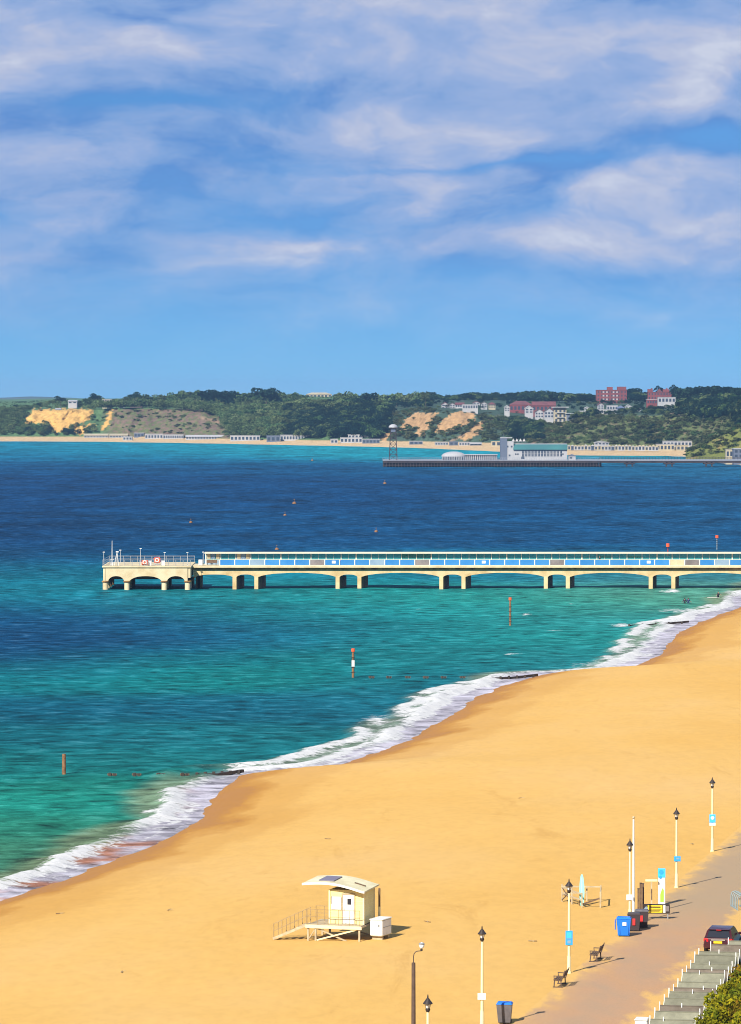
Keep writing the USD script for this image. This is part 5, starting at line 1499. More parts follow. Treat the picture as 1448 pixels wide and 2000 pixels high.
def tree_mesh(seed, h, r, n, flat, trunk, ls):
    g_ = np.random.default_rng(seed)
    pts = []
    for _ in range(9):
        a = g_.uniform(0, 2 * math.pi); q = r * math.sqrt(g_.uniform(0, .5))
        lz = trunk + (h - trunk) * g_.uniform(.30, .80)
        lr = r * g_.uniform(.34, .55)
        m = n // 9
        p = g_.normal(size=(m, 3)); p /= np.linalg.norm(p, axis=1)[:, None]
        p[:, 2] = np.where(p[:, 2] < -.3, -p[:, 2], p[:, 2])
        pts.append(np.array((q * math.cos(a), q * math.sin(a), lz)) + p * lr * g_.uniform(.75, 1.05, m)[:, None] * (1, 1, flat))
    return leaves(np.vstack(pts), ls, seed + 1)


def trunk_mesh(h, w):
    m_ = MB().bar((0, 0, -3), (0, 0, h * .7), w, sides=7, w1=w * .4)
    for a in (.5, 2.4, 4.4):
        m_.bar((0, 0, h * .45), (math.cos(a) * h * .22, math.sin(a) * h * .22, h * .75), w * .4, sides=5, w1=w * .15)
    return m_


KINDS = {'broad': (10, 5.2, 420, .75, 2.0, 1.5), 'pine': (12, 4.8, 380, .5, 5.0, 1.3), 'tall': (13, 3.2, 340, 1.1, 3.0, 1.3)}
TREES = {}
FIRST = {}


def tree(name, kind, mat, label, px, py_top, loc, group=None):
    """A tree standing at loc whose top reaches py_top."""
    h, r, n, fl, tr, ls = KINDS[kind]
    ztop = CAMZ - (py_top - YH) / F * loc[1]
    s = max(.35, (ztop - loc[2]) / h)
    kk_ = (name, kind, mat)
    rz = random.uniform(0, 6)
    sc_ = (s * random.uniform(.95, 1.3), s * random.uniform(.95, 1.3), s)
    if kk_ not in FIRST:
        t = thing(name, label, 'tree', loc, rz, group, scale=sc_)
        obj('crown', tree_mesh(len(FIRST) * 7 + 5, h, r, n, fl, tr, ls), M[mat], t)
        obj('trunk', trunk_mesh(h, .5), M['bark'], t)
        FIRST[kk_] = t
        return t
    return dup(FIRST[kk_], name, label, 'tree', loc, rz, group, sc_)


sky_y = lambda px: np.interp(px, [0, 60, 100, 120, 150, 185, 205, 240, 262, 290, 330, 370, 400, 440, 500, 520, 545, 600, 650, 720, 800, 830, 870, 920, 980, 1050, 1110, 1160, 1230, 1260, 1340, 1380, 1448, 1500], [789, 786, 778, 773, 782, 768, 776, 778, 765, 772, 770, 762, 762, 764, 765, 757, 766, 770, 768, 769, 768, 763, 772, 765, 767, 762, 766, 768, 758, 768, 756, 753, 756, 756])
named = [(30, 790, 'broad', 'crown_dark', 'low dark tree at the far left end of the cliff top'), (75, 786, 'broad', 'crown_dark', 'dark tree at the left end of the cliff top, left of the spreading pine'), (118, 772, 'pine', 'crown_dark', 'large spreading dark pine above the ochre cliff'), (103, 778, 'pine', 'crown_green', 'greyish green tree left of the large spreading pine'), (150, 781, 'broad', 'crown_green', 'low grey green tree between the two tall pines on the ochre cliff'),
         (187, 767, 'pine', 'crown_dark', 'tall dark domed pine left of the balconied block'), (172, 776, 'broad', 'crown_green', 'green tree touching the left side of the domed pine'), (228, 778, 'broad', 'crown_dark', 'dark bushy tree right of the balconied block'), (262, 764, 'pine', 'crown_dark', 'dark round topped tree standing over the brown house'), (290, 770, 'broad', 'crown_green', 'green tree right of the brown house'), (243, 774, 'broad', 'crown_green', 'green tree left of the round topped one above the heather slope'),
         (382, 760, 'tall', 'crown_green', 'tallest green tree on the skyline left of centre'), (405, 760, 'broad', 'crown_dark', 'dark bushy tree beside the tallest skyline tree left of centre'), (440, 762, 'broad', 'crown_dark', 'dark dome shaped tree on the skyline, left of centre'), (520, 756, 'broad', 'crown_dark', 'dark round tree standing up from the skyline at centre left'), (575, 765, 'tall', 'crown_green', 'slim pointed tree left of the cream house on the ridge'), (668, 764, 'broad', 'crown_green', 'rounded tree right of the cream house on the ridge'), (722, 766, 'broad', 'crown_dark', 'dark domed tree on the skyline at centre'),
         (832, 763, 'tall', 'crown_light', 'pale tree on the skyline at the left end of the dark wood'), (1287, 750, 'tall', 'crown_dark', 'tall dark conifer beside the brick villa chimneys'), (1316, 748, 'tall', 'crown_dark', 'tall dark conifer at the right end of the brick villa'), (1178, 782, 'broad', 'crown_dark', 'dark tree in front of the red brick block of flats'), (1240, 757, 'broad', 'crown_dark', 'big dark tree right of the red brick block of flats')]
for px, py, kd, mt, lab in named:
    tree('pine_tree' if kd == 'pine' else 'conifer' if kd == 'tall' else 'tree', kd, mt, lab, px, py, terr(px, 42.5 if px not in (1287, 1316, 1178, 1240) else 48.0 if px != 1178 else 46.0))
ORD = 'first second third fourth fifth sixth seventh eighth ninth tenth eleventh twelfth thirteenth fourteenth fifteenth sixteenth seventeenth eighteenth nineteenth twentieth twenty-first twenty-second twenty-third twenty-fourth twenty-fifth twenty-sixth twenty-seventh twenty-eighth twenty-ninth thirtieth thirty-first thirty-second thirty-third thirty-fourth thirty-fifth thirty-sixth thirty-seventh thirty-eighth thirty-ninth fortieth'.split()
clusters = [(305, 370, 9, 'crown_green', 'broad', 'green skyline clump above the heather slope', 43), (415, 515, 12, 'crown_green', 'broad', 'green skyline wood between two dark domes', 43), (530, 600, 8, 'crown_light', 'broad', 'pale skyline wood left of the cream house', 43), (650, 820, 16, 'crown_light', 'broad', 'pale low skyline right of the cream house', 43),
            (835, 980, 18, 'crown_dark', 'broad', 'dark skyline wood above the ochre gullies', 47), (980, 1160, 22, 'crown_dark', 'broad', 'dark skyline wood left of the brick flats', 47), (1225, 1268, 6, 'crown_dark', 'broad', 'dark clump between the two brick buildings', 47), (1322, 1475, 20, 'crown_dark', 'broad', 'dark high skyline wood at the right edge', 44)]
for a, b, n_t, mt, kd, lab, row_ in clusters:
    for k in range(n_t):
        px = a + (b - a) * (k + random.uniform(.1, .9)) / n_t
        tree('tree', kd, mt, ORD[k] + ' tree from the left in the ' + lab, px, sky_y(px) + random.uniform(-1.5, 4), terr(px, row_ + .5 + random.uniform(0, 3)), 'trees of the ' + lab)

# the woods that read as one mass: instanced crowns


def wood(name, label, protos, pts, scales):
    path = '/World/' + name
    pi = UsdGeom.PointInstancer.Define(stage, path)
    for k, (mesh_, mat_) in enumerate(protos):
        usdkit.mesh(stage, f'{path}/crown_{k:03d}' if k else f'{path}/crown', mesh_, M[mat_])
        pi.GetPrototypesRel().AddTarget(f'{path}/crown_{k:03d}' if k else f'{path}/crown')
    pts = np.asarray(pts)
    pi.CreatePositionsAttr(Vt.Vec3fArray.FromNumpy(pts.astype(np.float32)))
    r_ = np.random.default_rng(len(pts))
    pi.CreateProtoIndicesAttr(Vt.IntArray.FromNumpy(r_.integers(0, len(protos), len(pts)).astype(np.int32)))
    an = r_.uniform(0, math.pi, len(pts))
    pi.CreateOrientationsAttr(Vt.QuathArray([Gf.Quath(float(math.cos(a)), 0, 0, float(math.sin(a))) for a in an]))
    pi.CreateScalesAttr(Vt.Vec3fArray.FromNumpy(np.asarray(scales, np.float32)))
    keys(pi.GetPrim(), label, 'wood', None, 'stuff')


S = {'wood_light': ([], []), 'wood_dark': ([], []), 'scrub': ([], [])}
r_ = np.random.default_rng(5)
for _ in range(17000):
    px, row = r_.uniform(-60, 1530), 10 + 40 * r_.uniform() ** .85
    p = terr(px, row)
    py = YH + (CAMZ - p[2]) / p[1] * F
    i = int(np.clip((px - cp[0]) / 3, 0, len(cp) - 1))
    if och[int(row), i] > .3 and r_.uniform() > .03:
        continue
    n0 = fbm2(np.array([px]), np.array([py * 2.0]), .02, 81)[0]
    brow = row > 38
    key, prob, sz = None, 0, 1
    if px < 185:
        key, prob, sz = ('wood_dark' if n0 > .58 else 'wood_light'), (.5 if py > 834 or px < 50 else .05 if not brow else .55), r_.uniform(.28, .5)
    elif px < 470:
        lim = np.interp(px, [185, 220, 300, 400, 440, 470], [800, 799, 798, 806, 822, 850])
        if py > lim:
            key, prob, sz = 'scrub', .08 * (n0 > .44), r_.uniform(.4, .9)
            if px > 430: key, prob, sz = 'wood_light', .3, r_.uniform(.3, .5)
        else:
            key, prob, sz = 'wood_light', .9, r_.uniform(.5, .8)
    elif px < 760:
        key = 'wood_dark' if (px > 640 + (n0 - .5) * 300 or (py > 806 and px > 560)) and py > 776 else 'wood_light'  # dark crowns paint the cloud shade across the middle of the hill
        prob, sz = .95, r_.uniform(.5, .85)
    elif px < 1060:
        key, prob, sz = ('wood_dark', .75, r_.uniform(.4, .75)) if py < 800 else ('scrub', .28, r_.uniform(.6, 1.3))
        if 1000 < px and 818 < py < 862: key, prob, sz = 'wood_dark', .7, r_.uniform(.4, .65)
    else:
        lim = np.interp(px, [1060, 1120, 1200, 1300, 1400, 1450], [826, 822, 812, 812, 822, 815])
        if py < lim:
            key, prob, sz = 'wood_dark', .85, r_.uniform(.45, .75)
        else:
            key, prob, sz = 'scrub', (.30 if n0 < .5 else .65), r_.uniform(.5, 1.3)
            if px > 1270 and n0 > .52: key, sz = 'wood_dark', r_.uniform(.2, .4)
    if 850 < px < 1330 and (38 < row < 46.5 or (row > 33 and py < 815)):
        prob, sz = prob * .30, sz * .55
    if 588 < px < 658 and 36 < row < 48:
        sky_lim = 779
    else:
        sky_lim = sky_y(px) + 3
    if r_.uniform() < prob:
        if brow:      # keep the filling below the skyline
            zmax = CAMZ - (sky_lim - YH) / F * p[1]
            sz = min(sz, max(.12, (zmax - p[2]) / 10.5))
        S[key][0].append(p - Z * .3); S[key][1].append((sz * r_.uniform(1, 1.4), sz * r_.uniform(1, 1.4), sz * r_.uniform(.8, 1.15)))
for _ in range(1300):          # the belt of dark wood behind the hillside houses
    px, row = r_.uniform(845, 1345), r_.uniform(46.8, 49)
    p = terr(px, row)
    near_block = 1158 < px < 1234 or 1260 < px < 1318
    zmax = CAMZ - ((787 if near_block else sky_y(px) + r_.uniform(0, 8)) - YH) / F * p[1]
    sz = max(.2, (zmax - p[2]) / 10.5)
    S['wood_dark'][0].append(p - Z * .3); S['wood_dark'][1].append((sz * 1.3, sz * 1.3, sz))
for _ in range(700):           # scrub on the near headland
    i, j = r_.integers(0, len(hp) - 1), int(r_.integers(4, 16))
    sz = r_.uniform(.3, 1.0)
    S['scrub'][0].append(np.array((HXw[i, j], HD_[i, j], HZ_[i, j] - .2))); S['scrub'][1].append((sz * 1.2, sz * 1.2, sz))
wood('wood_light', 'mass of pale green broadleaved trees covering the far cliffs left of centre', [(tree_mesh(200 + k, 10, 5.4, 260, .8, 1.0, 1.7), 'crown_green' if k % 2 else 'crown_light') for k in range(4)], *S['wood_light'])
wood('wood_dark', 'mass of dark blue green trees covering the far cliffs from centre to right', [(tree_mesh(210 + k, 10, 5.4, 260, .8, 1.0, 1.7), 'crown_dark' if k != 2 else 'crown_green') for k in range(4)], *S['wood_dark'])
wood('scrub', 'low scrub and gorse dotted over the far grassy slopes', [(tree_mesh(220 + k, 2.6, 2.2, 120, .7, 0.1, .9), 'scrub' if k else 'crown_green') for k in range(3)], *S['scrub'])
print('wood', {k: len(v[0]) for k, v in S.items()})
# ------------------------------------------------------------------ far buildings
M['brick_red'] = look('red_brick', alb(172, 92, 94, .8), .85, alb(146, 78, 84, .8), .15)
M['roof_red'] = look('red_roof_tiles', alb(156, 92, 98, .75), .85, alb(130, 84, 92, .75), .2)
M['far_white'] = look('far_white_wall', alb(222, 222, 226, .85), .7, alb(196, 200, 210, .85), .1)
M['far_cream'] = look('far_cream_wall', alb(228, 216, 186, .85), .7, alb(206, 196, 170, .85), .1)
M['far_grey'] = look('far_grey_wall', alb(120, 134, 160, .8), .7)
M['far_window'] = look('far_window_glass', (.035, .05, .08), .2)
M['far_pane'] = look('far_pale_window', alb(226, 216, 220, .8), .4)
M['teal_roof'] = look('teal_metal_roof', alb(70, 148, 152, .8), .5, alb(60, 130, 140, .8), .1)
M['brown_roof'] = look('brown_far_roof', alb(120, 104, 104, .8), .85)
M['pier_far'] = look('dark_pier_timber', (.018, .015, .022), .85, (.04, .03, .032), .3)
M['pier_far_pale'] = look('pale_pier_edge', alb(178, 186, 204, .8), .7)


def building(name, label, cat, px0, px1, y_top, y_base, D, wall, roof='flat', roofm='far_white', rows=1, cols=4, win='far_window', depth=9.0, group=None, win_h=.55, win_w=.6, rz=0.0):
    """A far building whose front shows between those columns and rows at distance D."""
    a, b = P(px0, y_base, D), P(px1, y_top, D)
    w, zt_, zb = b[0] - a[0], b[2], a[2]
    t = thing(name, label, cat, ((a[0] + b[0]) / 2, D, zb), rz, group)
    h = zt_ - zb
    hw = h if roof == 'flat' else h * .62
    obj('wall', MB().box((0, depth / 2, hw / 2 - 2), (w, depth, hw + 4)), M[wall], t)
    if roof == 'flat':
        obj('roof', MB().box((0, depth / 2, hw + .12), (w + .5, depth + .5, .3)), M[roofm], t)
    elif roof == 'gable':      # ridge along the front
        obj('roof', MB().prism([(-.5, hw), (depth / 2, h), (depth + .5, hw), (depth + .5, hw - .25), (-.5, hw - .25)], (-w / 2 - .3, 0, 0), Y, Z, X, w + .6), M[roofm], t)
    elif roof == 'front':      # gable towards the sea
        obj('roof', MB().prism([(-w / 2 - .4, hw), (0, h), (w / 2 + .4, hw), (w / 2 + .4, hw - .25), (0, h - .4), (-w / 2 - .4, hw - .25)], (0, -.4, 0), X, Z, Y, depth + .8), M[roofm], t)
        obj('gable', MB().prism([(-w / 2, hw - .01), (0, h - .3), (w / 2, hw - .01)], (0, .02, 0), X, Z, Y, .3), M[wall], t)
    elif roof == 'hip':
        obj('roof', MB().hull([(s * (w / 2 + .4), y_, hw) for s in (-1, 1) for y_ in (-.4, depth + .4)] + [(s * max(.1, w / 2 - depth / 2), depth / 2, h) for s in (-1, 1)]), M[roofm], t)
    for r in range(rows):
        for c_ in range(cols):
            zc_ = hw * (r + .5) / rows
            xc = -w / 2 + w * (c_ + .5) / cols
            obj('window', MB().box((xc, -.03, zc_), (w / cols * win_w, .12, hw / rows * win_h)), M[win], t)
    return t, w, h, hw


D_ = lambda px, py: on_coast(px, py)[1]
# seafront buildings on the left and centre beach
sea_b = [(164, 211, 847, 855, 'long white beach building at the left end of the seafront row', 'gable', 'far_white', 'far_cream', 8), (214, 249, 847, 855, 'white beach building with a pitched roof, second from the left', 'gable', 'far_white', 'far_cream', 6), (240, 258, 853, 860, 'small pale kiosk on the sand below the second beach building', 'flat', 'far_white', 'far_white', 3), (262, 281, 846, 854, 'small white block between two long beach buildings', 'flat', 'far_grey', 'far_white', 3), (283, 318, 848, 857, 'white flat roofed beach building at the foot of the heather slope', 'flat', 'far_white', 'far_white', 6),
         (319, 358, 849, 857, 'long white terrace of beach huts right of the flat roofed block', 'flat', 'far_white', 'far_white', 9), (363, 441, 849.5, 858, 'longest white terrace of beach huts below the heather slope', 'gable', 'far_white', 'far_white', 14), (450, 508, 851, 861, 'white seafront cafe with a stepped flat roof', 'flat', 'far_white', 'far_white', 8), (521, 547, 851, 863, 'grey seafront building beside the white colonnade', 'flat', 'far_grey', 'far_grey', 3), (548, 605, 850, 860, 'white seafront colonnade with a long flat roof', 'flat', 'far_white', 'far_white', 10), (646, 660, 858, 866, 'tiny white kiosk on the centre beach', 'flat', 'far_white', 'far_white', 2),
         (665, 708, 855, 865, 'white low building left of the far pier tower', 'flat', 'far_white', 'far_white', 6), (680, 714, 849, 856, 'white upper block behind the low centre seafront building', 'flat', 'far_white', 'far_white', 5), (711, 746, 841, 850, 'white house with a wide balcony up the slope left of the far tower', 'flat', 'far_white', 'far_white', 5), (708, 742, 858, 866, 'dark glazed seafront building left of the far pier tower', 'flat', 'far_grey', 'far_white', 5), (800, 826, 862, 868, 'pale blue shed at the foot of the ochre gullies', 'flat', 'far_grey', 'far_white', 3), (850, 876, 864, 869.5, 'long white shelter behind the beach left of a blue shed', 'flat', 'far_white', 'far_white', 5), (878, 895, 863, 870, 'small blue shed in the white shelter row', 'flat', 'far_grey', 'far_grey', 2), (897, 918, 864, 870, 'white shelter right of the small blue shed', 'flat', 'far_white', 'far_white', 4), (919, 941, 864, 870, 'grey pitched shelter on the beach left of the orange kiosk', 'gable', 'far_grey', 'far_white', 3), (960, 979, 861, 872, 'orange walled kiosk with a turquoise roof behind the pier theatre', 'flat', 'far_cream', 'teal_roof', 2)]
for px0, px1, yt, yb, lab, rf, wl, rm, cols in sea_b:
    building('seafront_building', lab, 'building', px0, px1, yt, yb, CAMZ * 0 + on_coast((px0 + px1) / 2, yb)[1], wl, rf, rm, 1, cols, depth=8)
# gazebos right of the theatre
gz = None
for k, px in enumerate((1003, 1010, 1017, 1024)):
    c = on_coast(px, 868)
    lab = ['leftmost', 'second', 'third', 'rightmost'][k] + ' of four small white pointed tents above the theatre roof'
    if gz is None:
        gz = thing('tent', lab, 'tent', (c[0], c[1], c[2]), group='white tents behind the theatre')
        obj('canopy', MB().hull([(s * 1.0, q * 1.0, 2.2) for s in (-1, 1) for q in (-1, 1)] + [(0, 0, 4.2)]), M['far_white'], gz)
        for s in (-.9, .9):
            obj('leg', MB().box((s, -.9, 1.1), (.12, .12, 2.2)), M['far_grey'], gz)
    else:
        dup(gz, 'tent', lab, 'tent', c, group='white tents behind the theatre')
# cliff-top and hillside houses
houses = [(200, 218, 780, 797, 'cream block with balconies on the left cliff top beside the domed pine', 'flat', 'far_cream', 'far_white', 4, 4, 42), (133, 150, 781, 788, 'white roofed house half hidden by trees above the ochre cliff', 'gable', 'far_white', 'far_white', 1, 2, 42), (232, 243, 784, 793, 'small white house between trees above the heather slope', 'front', 'far_white', 'far_white', 1, 2, 42), (254, 278, 778, 794, 'brown roofed house under the round topped tree', 'hip', 'brown_roof', 'brown_roof', 1, 3, 42), (63, 73, 801, 808, 'small white hut at the left end of the ochre cliff brow', 'gable', 'far_white', 'far_white', 1, 1, 40), (108, 118, 797, 803, 'little white house right on the brow of the ochre cliff', 'gable', 'far_white', 'far_white', 1, 2, 41),
          (598, 648, 766.5, 776, 'long cream house standing on the ridge skyline', 'hip', 'far_cream', 'far_cream', 1, 7, 47), (656, 704, 795, 809, 'house with a pinkish grey roof among dark trees at centre, left one', 'hip', 'brick_red', 'roof_red', 1, 4, 40), (712, 745, 789, 806, 'house with a pinkish grey roof among dark trees at centre, right one', 'hip', 'brick_red', 'brown_roof', 1, 4, 43), (584, 610, 815, 828, 'house with a red roof low in the pale wood', 'hip', 'brick_red', 'roof_red', 1, 3, 24),
          (863, 876, 785, 798, 'narrow white house at the left end of the hillside terrace', 'front', 'far_white', 'roof_red', 2, 2, 44), (879, 889, 786, 797, 'second white house of the hillside terrace', 'front', 'far_white', 'brown_roof', 2, 2, 44), (890, 907, 786, 796, 'white house with a wide red roof on the hillside', 'gable', 'far_white', 'roof_red', 1, 4, 44), (904, 934, 790, 799, 'low white building in front of the hillside terrace', 'flat', 'far_white', 'far_white', 1, 6, 42), (924, 938, 783, 793, 'pinkish house with a white gable on the hillside', 'front', 'far_white', 'roof_red', 2, 2, 45), (940, 952, 784, 796, 'white house with two gables right of the pinkish one', 'front', 'far_white', 'brown_roof', 2, 2, 44), (955, 968, 785, 797, 'cream and red house in the middle of the hillside', 'hip', 'far_cream', 'roof_red', 2, 3, 44), (986, 996, 791, 803, 'white house left of the big red roof', 'front', 'far_white', 'far_white', 2, 2, 42),
          (996, 1040, 783, 803, 'broad house with a big red roof', 'hip', 'brick_red', 'roof_red', 1, 6, 44), (1026, 1042, 792, 807, 'white front house below the big red roof', 'front', 'far_white', 'far_white', 2, 2, 41), (1040, 1086, 784, 804, 'long house with a dull red roof right of the big red roof', 'gable', 'brick_red', 'roof_red', 1, 6, 44), (1046, 1062, 798, 816, 'timbered white house with dark gable, left one', 'front', 'far_white', 'brown_roof', 2, 3, 40), (1064, 1082, 796, 816, 'timbered white house with dark gable, right one', 'front', 'far_white', 'brown_roof', 2, 3, 40)]
for px0, px1, yt, yb, lab, rf, wl, rm, rows, cols, row in houses:
    p = terr((px0 + px1) / 2, row)
    building('house', lab, 'house', px0, px1, yt, yb, p[1], wl, rf, rm, rows, cols, depth=10)
# white apartment block
p = terr(1105, 40.0)
t, w, h, hw = building('apartment_block', 'white apartment block with wide roof eaves in front of the red roofs', 'building', 1083, 1107, 798, 825, p[1], 'far_cream', 'flat', 'far_white', 3, 3, depth=12, win_w=.5)
obj('roof', MB().box((0, 5, h + 1.0), (w + 3.4, 14, .5)), M['far_white'], t)
obj('top_floor', MB().box((0, 5, h + .5), (w * .9, 10, .9)), M['far_window'], t)
obj('wing', MB().box((w / 2 + 5.0, 6, h / 2 - 3), (10, 12, h * .84)), M['far_grey'], t)
obj('wing_roof', MB().box((w / 2 + 5.2, 6, h * .92 - 3 + .3), (12, 14, .45)), M['far_white'], t)
obj('end_wall', MB().box((w / 2 + 12.2, 5, h / 2 - 3), (4.4, 12, h * .8)), M['far_cream'], t)
for k in range(3):
    obj('balcony', MB().box((0, -.6, h * (k + .12) / 3), (w * .62, 1.2, .5)), M['far_white'], t)
more = [(1132, 1160, 803, 810, 'low pale building right of the white apartment block', 'flat', 'far_white', 'far_white', 1, 5, 41), (1143, 1152, 794, 802, 'small white house above the low pale buildings', 'front', 'far_white', 'far_white', 1, 2, 43), (1168, 1180, 786, 799, 'white bay fronted house below the red brick block', 'front', 'far_white', 'roof_red', 2, 2, 43), (1186, 1207, 792, 803, 'white house with flat roof below the red brick block', 'flat', 'far_white', 'far_white', 1, 4, 42), (1164, 1205, 800, 808, 'white terrace with a long balcony on the brow', 'flat', 'far_white', 'far_white', 1, 8, 41), (1222, 1234, 790, 800, 'white house right of the dark blue house', 'front', 'far_white', 'far_white', 1, 2, 43), (1236, 1252, 797, 803, 'pale grey bungalow on the brow', 'gable', 'far_white', 'brown_roof', 1, 3, 42), (1206, 1221, 792, 804, 'dark blue house among the white ones', 'hip', 'hut_blue', 'hut_blue', 1, 2, 42), (1264, 1284, 781, 789, 'long pink terrace wall left of the brick villa', 'flat', 'brick_red', 'far_white', 1, 4, 43), (1286, 1320, 776, 787, 'white terrace and bays at the foot of the brick villa', 'flat', 'far_white', 'far_white', 1, 5, 43)]
for px0, px1, yt, yb, lab, rf, wl, rm, rows, cols, row in more:
    p = terr((px0 + px1) / 2, row)
    building('house', lab, 'house', px0, px1, yt, yb, p[1], wl, rf, rm, rows, cols, depth=9)
# red brick block of flats
D2 = 3300.0
t, w, h, hw = building('flats', 'red brick block of flats with stair towers on the skyline', 'building', 1166, 1225, 762, 790, D2, 'brick_red', 'flat', 'brick_red', 4, 9, 'far_window', depth=14, win_h=.42, win_w=.42)
k = D2 / F
obj('stair_tower', MB().box(((1192.5 - 1195.5) * k, 7, h + .8), (10.5 * k, 8, 3.6)), M['brick_red'], t)
obj('stair_tower', MB().box(((1215.5 - 1195.5) * k, 6, h + .9), (17 * k, 9, 3.8)), M['brick_red'], t)
for c_ in (2, 5):
    for r in range(1, 4):
        for o in (-1, 1):
            obj('white_window', MB().box((-w / 2 + w * (c_ + .1) / 9 + o * 1.4 + w * .05, -.12, h * (r + .45) / 4), (1.3, .15, 1.3)), M['far_pane'], t)
# brick villa
t, w, h, hw = building('villa', 'tall red brick villa with turrets between two conifers', 'building', 1266, 1312, 766, 788, 3250.0, 'brick_red', 'flat', 'roof_red', 3, 8, 'far_window', depth=12, win_h=.5, win_w=.4)
k = 3250 / F
obj('turret', MB().box(((1271 - 1289) * k, 4, h - 1), (10 * k, 5, 7)), M['brick_red'], t)
obj('turret', MB().box(((1302 - 1289) * k, 4, h - .6), (12 * k, 5, 6)), M['brick_red'], t)
obj('gable', MB().prism([(-2.4, 0), (2.4, 0), (0, 3)], (0, -.1, h - .2), X, Z, Y, 6), M['roof_red'], t)
for x_ in (-6, 6):
    obj('chimney', MB().box((x_, 5, h + 1.6), (1.2, 1.2, 3.4)), M['brick_red'], t)

# seafront buildings on the right and the row of beach huts
for px0, px1, yt, yb, lab, rf, wl, rm, cols in [(1162, 1190, 861, 869, 'white kiosk with two humps behind the beach at right of centre', 'front', 'far_white', 'far_white', 4), (1296, 1352, 862, 872, 'long white cafe with a flat roof at the right beach', 'flat', 'far_white', 'far_white', 8), (1283, 1318, 868, 880, 'cream shelter in front of the white cafe', 'flat', 'far_cream', 'far_white', 5), (1322, 1345, 870, 880, 'pale yellow kiosk in front of the white cafe', 'flat', 'far_cream', 'far_cream', 3), (1370, 1390, 868, 877, 'terracotta roofed hut below the headland', 'gable', 'far_white', 'roof_red', 2)]:
    building('seafront_building', lab, 'building', px0, px1, yt, yb, min(on_coast((px0 + px1) / 2, yb)[1], 2600), wl, rf, rm, 1, cols, depth=7)
t, w, h, hw = building('pier_entrance', 'grey and white pier entrance building at the right edge of the far beach', 'building', 1434, 1490, 877, 895, 2150., 'far_grey', 'flat', 'far_white', 2, 6, depth=12)
t, w, h, hw = building('pier_entrance', 'yellow pier kiosk beside the grey entrance building', 'building', 1419, 1432, 878, 894, 2160., 'far_cream', 'flat', 'far_cream', 1, 2, depth=6)
fh = {}
hut_lab = {'far_white': 'tiny white beach hut in the long row behind the far sand on the right', 'far_cream': 'tiny cream beach hut in the long row behind the far sand on the right', 'far_grey': 'tiny grey blue beach hut in the long row behind the far sand on the right'}
rr = random.Random(9)
pxs_ = np.concatenate([np.arange(1112, 1284, 6.6), np.arange(1350, 1419, 6.0)])
CN = {}
for px in pxs_:
    mt = rr.choice(['far_white', 'far_white', 'far_white', 'far_cream', 'far_grey'])
    yb = np.interp(px, [1100, 1284, 1350, 1420], [877.5, 879, 884, 888])
    c = G(px, yb, 2.0)
    CN[mt] = CN.get(mt, -1) + 1
    lab = ORD[CN[mt]] + ' ' + hut_lab[mt].replace('beach hut in', 'hut from left in').replace(' on the right', '')
    if mt not in fh:
        t = fh[mt] = thing('beach_hut', lab, 'beach hut', c, group='row of far beach huts, ' + mt.split('_')[1])
        obj('wall', MB().box((0, 1, .8), (1.8, 2, 2.6)), M[mt], t)
        obj('roof', MB().prism([(-1.05, 2.1), (0, 2.95), (1.05, 2.1)], (0, -.15, 0), X, Z, Y, 2.3), M['far_white' if mt != 'far_white' else 'far_cream'], t)
        obj('door', MB().box((0, -.03, .95), (1.1, .08, 1.7)), M['far_window'], t)
    else:
        dup(fh[mt], 'beach_hut', lab, 'beach hut', c, group='row of far beach huts, ' + mt.split('_')[1], scale=(1.15, 1, rr.uniform(.9, 1.15)))

# ------------------------------------------------------------------ far pier
FD = 2085.0
q = lambda px: (px - CX) / F * FD
zf = lambda py: CAMZ - (py - YH) / F * FD
fp = thing('far_pier', 'long dark timber pier far across the bay on dense piles', 'pier')
A0, A1, FW = q(748), q(1173), 30.0
dz = zf(899)
obj('dark_core', MB().box(((A0 + A1) / 2, FD + FW / 2 + 6, .9), (A1 - A0 - 1.2, FW - 14, 3.4)), M['pier_far'], fp)  # dark block painting the shade between the piles
obj('deck', MB().box(((A0 + A1) / 2, FD + FW / 2, dz - .12), (A1 - A0, FW, .26)), M['pier_far_pale'], fp)
obj('fender_beam', MB().box(((A0 + A1) / 2, FD - .1, dz - .9), (A1 - A0, .4, 1.0)), M['pier_far'], fp)
obj('lower_beam', MB().box(((A0 + A1) / 2, FD + .3, .9), (A1 - A0, .4, .45)), M['pier_far'], fp)
npile = 72
m_ = MB()
for k in range(npile + 1):
    x_ = A0 + .4 + (A1 - A0 - .8) * k / npile
    obj('pile', MB().bar((x_, FD + .2, -1.5), (x_, FD + .2, dz - .3), .62, sides=6), M['pier_far'], fp)
    for r in range(1, 7):
        m_.bar((x_ + r * .35, FD + r * 4.0, -1.5), (x_ + r * .35, FD + r * 4.0, dz - .3), .62, sides=4)
    if k < npile and k % 2 == 0:
        m_.bar((x_, FD + .8, .2), (x_ + (A1 - A0) / npile, FD + .8, dz - .6), .25).bar((x_, FD + .85, dz - .6), (x_ + (A1 - A0) / npile, FD + .85, .2), .25)
obj('inner_piles', m_, M['pier_far'], fp, kind='stuff')
m_ = MB()
for k in range(90):
    x_ = A0 + (A1 - A0) * k / 89
    m_.bar((x_, FD + .2, dz), (x_, FD + .2, dz + 1.2), .12)
m_.bar((A0, FD + .2, dz + 1.2), (A1, FD + .2, dz + 1.2), .14).bar((A0, FD + .2, dz + .6), (A1, FD + .2, dz + .6), .10)
obj('railing', m_, M['pier_far_pale'], fp, kind='stuff')
B1 = q(1560)
bz = zf(894.5)
obj('bridge_deck', MB().box(((A1 + B1) / 2, FD + 12, bz - 1.2), (B1 - A1, 9, .7)), M['pier_far_pale'], fp)
